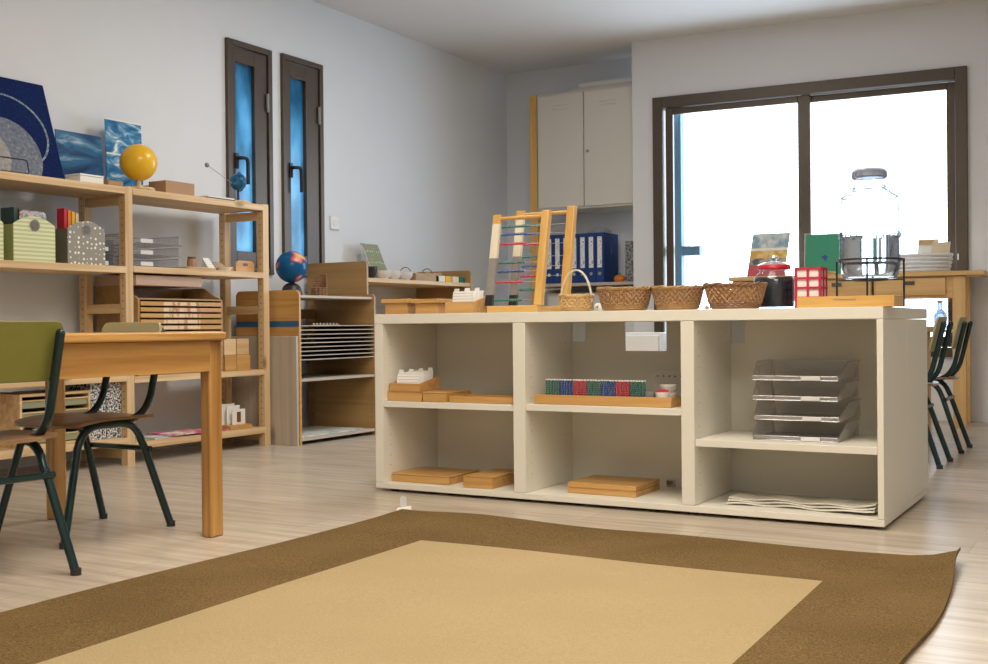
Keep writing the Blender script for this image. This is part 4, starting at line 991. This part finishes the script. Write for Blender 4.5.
MB().lathe([(0, 0), (.022, 0), (.024, .006), (.024, .036), (.018, .042), (0, .042)], (0, 0, 0), 20).build('jar_body', M['card'], t)
MB().lathe([(0, .0425), (.021, .0425), (.021, .052), (0, .052)], (0, 0, 0), 20).build('lid', M['brown'], t)
tag(MB().prism(rpoly(-.05, .05, -.11, .10, .02), 'Z', 0, .0115).build('wooden_board', W('pine', 'Y'), loc=(-4.275, 4.33, zr_), bev=.002), 'thin wooden board under the little brown jar', 'board')
t = thing('greeting_card', 'folded white card leaning on the middle shelf beside the brown jar', 'card', (-4.27, 4.455, zr_))
b = MB(); b.slab((0, -.035, .001), (0, .05, 0), (-.03, -.025, .065), (-.001, 0, 0)); b.slab((-.06, -.035, .001), (0, .05, 0), (.029, -.025, .065), (.001, 0, 0)); b.build('card_sheet', M['print'], t)
t = thing('white_dish', 'small white dish in front of the cloth bundle on the middle shelf', 'dish', (-4.26, 4.52, zr_))
MB().lathe([(0, 0), (.03, 0), (.04, .02), (.036, .02), (.027, .004), (0, .004)], (0, 0, 0), 20).build('dish_body', M['paper'], t)
t = thing('cloth_bundle', 'beige cloth bundle near the right end of the middle shelf', 'cloth', (-4.36, 4.545, zr_))
b = MB(); b.lathe([(0, 0), (.8, 0), (1, .018), (.9, .034), (.5, .05), (0, .055)], (0, 0, 0), 24, None, .065, .055); b.build('folds', plain('beige_cloth', (.45, .38, .27), .9, 0, .2, 25, .5), t)
t = thing('handled_box', 'small wooden box with a rounded pierced handle end, middle shelf right end', 'box', (-4.33, 4.682, zr_))
b = MB(); b.box(-.06, .06, -.075, .07, 0, .005); b.box(-.06, -.052, -.075, .07, .0055, .035); b.box(.052, .06, -.075, -.066, .0055, .035)
b.build('box_body', W('beech', 'Y'), t)
b = MB(); b.prism(rpoly(-.075, .07, 0, .062, .028, 6, (0, 0, 1, 1)), 'X', .061, .069); b.build('handle_end', W('beech', 'Y'), t, bev=.001)
MB().prism(rpoly(-.022, .018, .034, .048, .0069), 'X', .0692, .0698).build('handle_slot', M['brown'], t)
# things under the middle shelf, right half
zl = .4215
t = thing('tray_cabinet', 'wooden cabinet of thin labelled trays behind the table', 'cabinet', (-4.235, 4.185, zl)); hw = .290
H_ = .375
b = MB(); pf = [(-.29, 0), (0, 0), (0, H_)]+[tuple(q)[:2] for q in bez((-.004, H_, 0), (-.012, H_+.012, 0), (-.05, H_+.02, 0), 4)]+[(-.13, .44), (-.29, .44)]
for ya_ in (-hw, hw-.012): b.prism(pf, 'Y', ya_, ya_+.012)
b.box(-.29, 0, -hw+.0125, hw-.0125, 0, .012); b.box(-.29, -.278, -hw+.0125, hw-.0125, .0125, .44)
b.build('case', W('ply', 'Y'), t)
MB().box(-.277, -.002, -hw+.013, hw-.013, H_-.004, H_+.004).build('inner_shelf', W('ply', 'Y'), t)
nt_ = 12
for k in range(nt_):
    z = .016+k*(H_-.02)/nt_
    tr = MB().box(-.27, .006, -hw+.014, hw-.014, z, z+.021).build('thin_tray', W('beech', 'Y'), t, bev=.002)
    MB().box(.0062, .0068, -.13, .12, z+.002, z+.019).build('label_strip', M['labelpap'], tr)
t = thing('flat_carton', 'large flat pinkish cardboard carton on top of the tray cabinet', 'carton', (-4.40, 4.06, zl+.4405))
MB().box(-.13, .16, -.17, .27, 0, .050).build('carton_body', M['pinkcard'], t, bev=.002)
MB().box(-.13, .16, -.002, .002, .0502, .0512).build('seam', M['card'], t)
def cube(lab, y0, y1, z0, z1, x1=-4.245, d=.085, mt='beech'):
    t = tag(MB().box(-d/2, d/2, -(y1-y0)/2, (y1-y0)/2, 0, z1-z0).build('wooden_cube', W(mt, 'Y'), loc=(x1-d/2, (y0+y1)/2, z0), bev=.002), lab, 'block')
cube('wooden cube at the left on the lower right shelf, bottom row', 4.50, 4.588, zl, .505, d=.10)
cube('wooden cube at the right of the bottom row on the lower right shelf', 4.592, 4.695, zl, .505)
cube('paler wooden cube stacked on the left bottom cube', 4.495, 4.585, .506, .592, d=.09, mt='pine')
cube('paler wooden cube stacked on the right bottom cube', 4.592, 4.685, .506, .592, d=.08, mt='pine')
# bottom shelf right: papers and card holder
zl = .1055
for (lab, y0, y1, mt, dz, rz, nm) in (('blue grey printed sheet at the front of the bottom shelf', 3.99, 4.22, M['bluegrey'], 0, .05, 'printed_sheet'), ('pink printed sheet spread on the bottom shelf', 4.10, 4.36, M['pink'], .008, -.12, 'printed_sheet'), ('second pink printed sheet, nearer the white card holder', 4.34, 4.52, M['pink'], 0, .1, 'printed_sheet')):
    t = thing(nm, lab, 'paper', (-4.33+(.02 if dz else 0), (y0+y1)/2, zl+dz), rz)
    MB().box(-.09, .09, -(y1-y0)/2, (y1-y0)/2, 0, .006).build('sheets', mt, t)
    MB().box(-.02, .05, -(y1-y0)/2+.02, 0, .0065, .0075).build('printed_panel', M['offw'], t)
t = thing('card_holder', 'small wooden holder with white picture cards on the bottom shelf', 'card holder', (-4.30, 4.62, zl))
MB().box(-.05, .055, -.085, .085, 0, .022).build('base', W('beech', 'Y'), t, bev=.002)
for k, (y, h, xx) in enumerate(((-.02, .115, -.02), (.0, .105, 0), (.02, .085, .02))):
    MB().box(xx, xx+.003, y-.055, y+.045, .0225, h+.02).build('card', M['paper'], t)
MB().box(.0235, .0242, .0, .03, .035, .09).build('printed_band', M['brown'], t)
# left half lower shelves: small drawer cabinet and speckled files
zl = .1335
t = thing('green_drawer_cabinet', 'small wooden cabinet with green drawers on the bottom shelf behind the chair', 'cabinet', (-4.24, 3.42, zl))
hw = .19; H_ = .235
b = MB(); b.box(-.28, 0, -hw, -hw+.012, 0, H_); b.box(-.28, 0, hw-.012, hw, 0, H_); b.box(-.28, 0, -hw+.013, hw-.013, 0, .012); b.box(-.28, 0, -hw+.013, hw-.013, H_-.012, H_); b.box(-.28, -.27, -hw+.013, hw-.013, .013, H_-.013); b.build('case', W('pine', 'Y'), t)
dm = plain('grey_green_drawer', (.28, .30, .17), .5); 
MB().box(-.268, -.002, -.004, .004, .013, H_-.013).build('partition', W('pine', 'Z'), t)
for k in range(4):
    for y0, y1 in ((-hw+.014, -.006), (.006, hw-.014)):
        z = .016+k*.052; d = MB().box(-.26, -.006, y0, y1, z, z+.034).build('drawer', dm, t, bev=.002)
        MB().box(-.006, -.001, y0, y1, z+.030, z+.036).build('drawer_rail', W('pine', 'Y'), d)
for y0, y1, lab in ((3.62, 3.705, 'black and white speckled magazine file, left of the two'), (3.712, 3.800, 'black and white speckled magazine file, beside the middle post')):
    t = thing('magazine_file', lab, 'magazine file', (-4.25, (y0+y1)/2, zl)); hw_ = (y1-y0)/2
    MB().box(-.25, 0, -hw_, hw_, 0, .003).build('bottom', M['speck'], t)
    b = MB(); b.box(-.003, 0, -hw_, hw_, .0035, .262); b.box(-.25, -.0035, -hw_, -hw_+.003, .0035, .262); b.box(-.25, -.0035, hw_-.003, hw_, .0035, .262); b.build('case', M['speck'], t)
zl = .4305
t = thing('black_folder', 'flat black folder on the lower shelf above the speckled files', 'folder', (-4.38, 3.62, zl))
MB().box(-.14, .15, -.12, .17, 0, .010).build('cover', M['blackp'], t); MB().box(-.13, .145, -.115, .165, .0105, .014).build('pages', M['offw'], t)
# ================================================================ RACK with map trays
RY0, RY1, RX0, RX1 = 4.862, 5.575, -4.50, -4.04
t = thing('map_rack', 'brown wooden rack with thin map shelves beside the pine shelving', 'rack', (-4.27, 5.2, 0))
ox_, oy_ = -4.27, 5.2
def rb(name, x0, x1, y0, y1, z0, z1, mat, bev=.001): return MB().box(x0-ox_, x1-ox_, y0-oy_, y1-oy_, z0, z1).build(name, mat, t, bev=bev)
MB().prism([(x-ox_, z) for x, z in rpoly(RX0, RX1, 0, .857, .03, 5, (0, 0, 1, 1))], 'Y', RY0-oy_, RY0+.016-oy_).build('side_panel', W('beech', 'X'), t, bev=.001)
MB().prism([(x-ox_, z) for x, z in rpoly(RX0, RX1, 0, .846, .02, 5, (0, 0, 1, 1))], 'Y', RY1-.016-oy_, RY1-oy_).build('side_panel', W('ply', 'X'), t, bev=.001)
ya, yb = RY0+.017, RY1-.017
rb('top_shelf', RX0, RX1-.01, ya, yb, .815, .829, W('pale', 'Y'))
for k in range(9): rb('thin_shelf', RX0, RX1-.004, ya, yb, .468+k*.0235, .473+k*.0235, W('pale', 'Y'), 0)
rb('shelf', RX0, RX1-.002, ya, yb, .350, .364, W('pale', 'Y')); rb('shelf', RX0, RX1-.002, ya, yb, .022, .038, W('pale', 'Y'))
rb('back_rail', RX0, RX0+.012, ya, yb, .70, .76, W('ply', 'Y'))
t = thing('map_sheet', 'pale printed map sheets on the bottom shelf of the brown rack', 'map', (-4.24, 5.18, .0385))
MB().box(-.18, .17, -.28, .30, 0, .008).build('sheets', M['map'], t)
for k, (z, y0_, lab) in enumerate(((.6615, 5.05, 'row of tiny wooden pegs along the upper thin shelf of the rack'),)):
    t = thing('peg_strip', lab, 'pegs', (-4.06, 5.12, z)); b = MB()
    MB().box(-.006, .006, -.12, .12, 0, .003).build('strip', W('pale', 'Y'), t)
    for q in range(8): b.sphere((0, -.11+q*.03, .008), .006, 8)
    b.build('pegs', W('pale', 'Y'), t)
# pale plank and tape over the rack's left side
t = thing('pale_plank', 'wide pale weathered board leaning on the left side of the rack', 'board', (-4.28, RY0-.012, 0))
MB().box(-.30, .236, -.009, .009, 0, .603).build('plank', W('pale', 'Z'), t, bev=.002)
rk_ = bpy.data.objects['map_rack']; MB().box(-4.495-ox_, -4.041-ox_, RY0-.0018-oy_, RY0-.0006-oy_, .654, .686).build('tape_strip', M['tape'], rk_)['label'] = 'blue tape strip'
# globe
gp = pX(291.5, 267, -4.27)
t = thing('desk_globe', 'blue world globe on a black foot on top of the rack', 'globe', (gp.x, gp.y, .8295))
MB().sphere((0, 0, gp.z-.8295), .0915, 36).build('globe_ball', M['globe'], t)
hf_ = gp.z-.8295-.0912
MB().lathe([(0, 0), (.062, 0), (.060, hf_*.35), (.048, hf_*.75), (.03, hf_*.95), (.012, hf_), (0, hf_)], (0, 0, 0), 28).build('foot', M['blackp'], t)
if gp.y-.062 < 4.88: t.location.y = 4.945
# toy wicker chair
wp = pX(320, 290, -4.25)
t = thing('toy_wicker_chair', 'tiny brown wicker armchair toy on the rack, right of the globe', 'toy chair', (-4.27, wp.y+.02, .8295), PI/2*0)
b = MB()
for k in range(6): b.tube([((.045+.003*(-1)**j)*math.cos(2*PI*j/28), (.045+.003*(-1)**j)*math.sin(2*PI*j/28), .006+k*.009) for j in range(28)], .0045, 5, None, True)
b.build('woven_seat', M['wickd'], t)
MB().lathe([(0, .045), (.043, .045), (.040, .052), (0, .054)], (0, 0, 0), 20).build('cushion', M['pinkcard'], t)
b = MB()
for k in range(9):
    z = .055+k*.010; a0 = .55 if k < 4 else .9
    n_ = 12; f = 1-(k/9)**3*.45
    b.tube([(.047*math.sin(a)*f*1.0-.0, .047*math.cos(a)*1.0+0, z) for a in [(-PI/2+PI*q/n_)*f for q in range(n_+1)]], .0042, 5)
b.build('woven_back', M['wickd'], t)

# ================================================================ LOW SHELF BEYOND
LY0, LY1, LX0, LX1 = 5.595, 6.83, -4.58, -4.12
t = thing('wall_cupboard', 'low open brown shelf unit along the wall beyond the rack', 'shelf unit', (-4.35, 6.2, 0)); ox_, oy_ = -4.35, 6.2
def lb(name, x0, x1, y0, y1, z0, z1, mat, bev=.001): return MB().box(x0-ox_, x1-ox_, y0-oy_, y1-oy_, z0, z1).build(name, mat, t, bev=bev)
MB().prism([(x-ox_, z) for x, z in rpoly(LX0, LX1, 0, 1.05, .02, 5, (0, 0, 1, 1))], 'Y', LY0-oy_, LY0+.018-oy_).build('side_panel', W('ply', 'X'), t, bev=.001)
MB().prism([(x-ox_, z) for x, z in rpoly(LX0, LX1, 0, 1.04, .02, 5, (0, 0, 1, 1))], 'Y', LY1-.018-oy_, LY1-oy_).build('side_panel', W('ply', 'X'), t, bev=.001)
ya, yb = LY0+.019, LY1-.019
for z in (.925, .50, .05): lb('shelf', LX0, LX1-.002, ya, yb, z, z+.025, W('pine', 'Y'))
lb('back_panel', LX0, LX0+.006, ya, yb, .076, .924, W('pale', 'Y'))
ZL = .9505
def lyp(px, X_=-4.3): return pX(px, 275, X_).y
def lzp(px, py, X_=-4.3): return pX(px, py, X_).z
t = thing('dotted_book', 'grey green hardback with bright dots leaning against the wall', 'book', (-4.44, lyp(383, -4.44), ZL)); h = lzp(365, 243, -4.5)-ZL
b = MB(); b.slab((0, -.07, 0), (0, .17, 0), (-.09, -.035, h), (-.018, 0, 0)); b.build('cover', M['bookdots'], t)
b = MB(); b.slab((-.003, -.0715, .003), (0, .001, 0), (-.088, -.035, h-.006), (-.012, 0, 0)); b.build('pages', M['offw'], t)
bowl('black_bowl', 'black bowl at the left end of the low shelf, beside the dotted book', (-4.22, lyp(371, -4.22)-.015, ZL), .050, .075, M['blackp'])
tub = bowl('plastic_tub', 'white translucent tub, nearest the black bowl', (-4.22, lyp(382, -4.22), ZL), .062, .055, M['lip'])
for px, lab in ((392, 'white translucent tub, middle one of three'), (404, 'white translucent tub, nearest the wooden handled tray')): dup(tub, (-4.22, lyp(px, -4.22), ZL), 0, lab)
for y in (lyp(382, -4.22), lyp(392, -4.22), lyp(404, -4.22)): pass
open_tray('low brown wooden tray with dark loop handles on the low shelf', -4.34, -4.16, lyp(409, -4.2)+.02, lyp(434, -4.2), ZL, .05, .008, 'ply', name='handled_tray')
tr_ = [o for o in bpy.data.objects if o.name.startswith('handled_tray') and o.type == 'EMPTY'][-1]
hy = (lyp(434, -4.2)-lyp(409, -4.2)-.02)/2
for s in (-1, 1): MB().tube([(.045*math.cos(PI*k/12), s*(hy-.012-.0)+0, .045+.045*math.sin(PI*k/12)) for k in range(13)], .003, 6).build('loop_handle', M['brown'], tr_)
tag(MB().box(-.035, .035, -.10, .10, 0, .012).build('wooden_stick', W('ply', 'Y'), loc=(-4.25, (lyp(409)+lyp(434))/2+.02, ZL+.052)), 'thin wooden slat resting across the handled tray', 'stick')
bl = [(429, 438, 'offw', 'cream'), (439, 444, 'yellow', 'yellow'), (446, 452, 'lace', 'beige'), (453, 458, 'bead_g', 'dark green'), (459, 466, 'wick', 'tan')]
for a, c, mk, nm in bl:
    y0_, y1_ = lyp(a+2, -4.2), lyp(c+2, -4.2)
    tag(MB().box(-.03, .03, -(y1_-y0_)/2+.001, (y1_-y0_)/2-.001, 0, .042).build('toy_block', M[mk], loc=(-4.19, (y0_+y1_)/2, ZL), bev=.002), f'small {nm} block in the row at the right end of the low shelf', 'block', 'blocks on the low shelf')

# ================================================================ ALCOVE
CX0, CX1, CY = -4.125, -3.312, 7.85
cp = thing('metal_cupboard', 'white metal two-door cupboard high up in the alcove', 'cupboard', ((CX0+CX1)/2, CY, 1.54)); ox_ = (CX0+CX1)/2
w2_ = (CX1-CX0)/2
MB().box(-w2_, w2_, .002, .385, 0, .90).build('cabinet_body', M['lockw'], cp, bev=.003)
for s, x0, x1 in ((0, -w2_+.015, -.005), (1, .002, w2_-.008)):
    d = MB().box(x0, x1, -.016, .001, .015, .885).build('door', M['lockw'], cp, bev=.004)
    b = MB(); xm = (x0+x1)/2
    for z in (.765, .79): b.prism([(-.017, z), (-.021, z+.006), (-.017, z+.011)], 'X', xm-.07, xm+.07)
    b.build('vent_louvre', M['lockw'], d)
    if s: MB().tube([(x0+.03, -.017, .43), (x0+.03, -.030, .43)], .011, 14).build('lock', M['grey'], d)
# plank
t = thing('wooden_plank', 'upright pine plank at the left side of the metal cupboard', 'plank', (-4.165, CY+.02, 0))
MB().box(-.028, .036, -.02, .02, 0, 2.445).build('plank', W('gold', 'Z'), t, bev=.002)
# things on cupboard
zc2 = 2.4405
tag(MB().box(-.26, .27, -.10, .10, 0, .03).build('flat_box', M['lockw'], loc=(-3.62, 8.0, zc2), bev=.003), 'flat white box lying on top of the metal cupboard', 'box')
t = thing('paper_roll', 'long pale paper roll on top of the flat white box', 'roll', (-3.62, 8.0, zc2+.0305)); 
MB().tube([(-.20, 0, .03), (.26, 0, .03)], .029, 18).build('roll', M['paper'], t); MB().tube([(.2605, 0, .03), (.262, 0, .03)], .02, 16).build('core', M['grey'], t)
# binder shelf + low cabinet
t = thing('low_cabinet', 'low white cabinet with a shelf top that carries the blue binders', 'cabinet', (ox_, CY, 0))
MB().box(-w2_+.002, w2_, .0, .39, .950, .972).build('shelf_board', W('pale', 'X'), t, bev=.002)
MB().box(-w2_+.002, w2_, .14, .385, .0, .90).build('cabinet_body', M['whitec'], t, bev=.003)
for x in (-w2_+.01, w2_-.03): MB().box(x, x+.02, .03, .38, .901, .949).build('spacer', M['whitec'], t)
for x0, x1 in ((-w2_+.012, -.004), (.004, w2_-.01)):
    d = MB().box(x0, x1, .122, .139, .03, .885).build('door', M['whitec'], t, bev=.003)
ZB = .9725; YBN = CY+.04
bx0, bx1 = pY(537, 260, YBN).x, pY(604, 260, YBN).x; n = 8; bw = (bx1-bx0)/n; bh = pY(570, 234, YBN).z-ZB
b0 = None
for k in range(n):
    lab = f'blue lever arch binder, {["leftmost", "second from left", "third from left", "fourth from left", "fourth from right", "third from right", "second from right", "rightmost"][k]} in the row in the alcove'
    L = (bx0+bw*(k+.5), YBN, ZB)
    if b0 is None:
        b0 = thing('binder', lab, 'binder', L, 0, 'blue binders in the alcove'); hb_ = bw/2-.002
        b = MB(); b.box(-hb_, hb_, 0, .003, 0, bh); b.box(-hb_, -hb_+.003, .0035, .27, 0, bh); b.box(hb_-.003, hb_, .0035, .27, 0, bh); b.build('cover', M['bluebind'], b0, bev=.001)
        MB().box(-hb_+.004, hb_-.004, .02, .255, .004, bh-.02).build('pages', M['paper'], b0)
        MB().box(-hb_*.55, hb_*.55, -.0012, -.0002, bh*.30, bh*.92).build('spine_label', M['scribble'], b0)
        MB().tube([(0, -.0002, bh*.18), (0, -.0025, bh*.18)], .013, 14).build('finger_hole', M['steel'], b0)
    else: dup(b0, L, 0, lab)
t = thing('clear_packet', 'crumpled clear plastic packet lying on the blue binders', 'packet', (pY(594, 230, YBN).x, YBN+.1, ZB+bh+.0005))
MB().lathe([(0, 0), (.95, 0), (1, .01), (.8, .03), (.4, .045), (0, .05)], (0, 0, 0), 14, None, .10, .08).build('packet', M['clear'], t)
p = pY(630, 260, YBN+.05)
t = thing('magazine_file', 'grey speckled magazine file right of the binders in the alcove', 'magazine file', (-3.385, YBN+.06, ZB))
b = MB(); b.prism([(0, 0), (.24, 0), (.24, .31), (.0, .31)], 'X', -.05, .05); b.build('case', ramp_mat('mottled_grey', [(.4, (.10, .10, .10)), (.6, (.35, .35, .33))], 50), t, bev=.001)
MB().box(-.044, .044, .006, .234, .311, .318).build('papers', M['offw'], t)
t = thing('small_pumpkin', 'small orange round ornament between binders and grey file', 'ornament', (pY(618, 275, YBN).x, YBN+.03, ZB))
b = MB(); b.lathe([(0, 0), (.03, .0), (.044, .018), (.044, .035), (.03, .05), (.008, .054), (0, .052)], (0, 0, 0), 20); b.build('body', M['orange'], t)
MB().tube([(0, 0, .052), (.006, 0, .068)], .004, 6).build('stalk', M['brown'], t)

# ================================================================ LIGHT
wd = bpy.data.worlds.new('world'); SC.world = wd; wd.use_nodes = True; nt = wd.node_tree; bg = nt.nodes['Background']
bg.inputs['Color'].default_value = (.74, .87, 1.0, 1); bg.inputs['Strength'].default_value = 7.2
def area(name, loc, rot, sx, sy, power, col, portal=False):
    l = bpy.data.lights.new(name, 'AREA'); l.shape = 'RECTANGLE'; l.size = sx; l.size_y = sy; l.energy = power; l.color = col
    o = bpy.data.objects.new(name, l); COL.objects.link(o); o.location = loc; o.rotation_euler = rot
    if portal: l.cycles.is_portal = True
    return o
p = WO+WU*1.07+WN*.12
area('window_portal', (p.x, p.y, 1.36), (PI/2, 0, WR+PI), 1.96, 1.75, 1, (1, 1, 1), True)
area('ceiling_lamp', (-1.2, 2.2, 2.70), (0, 0, 0), 1.6, 1.6, 66, (1, .90, .77))
area('ceiling_lamp', (.8, .2, 2.70), (0, 0, 0), 1.6, 1.6, 60, (1, .90, .77))
area('ceiling_lamp', (-2.6, 4.9, 2.70), (0, 0, 0), .9, .9, 30, (1, .95, .88))
SC.view_settings.view_transform = 'Standard'; SC.view_settings.look = 'None'
SC.view_settings.exposure = .28; SC.view_settings.gamma = 1
try: SC.cycles.use_denoising = True
except Exception: pass
SC.cycles.max_bounces = 8; SC.cycles.transparent_max_bounces = 24; SC.cycles.caustics_refractive = False; SC.cycles.caustics_reflective = False
SC.cycles.sample_clamp_indirect = 6
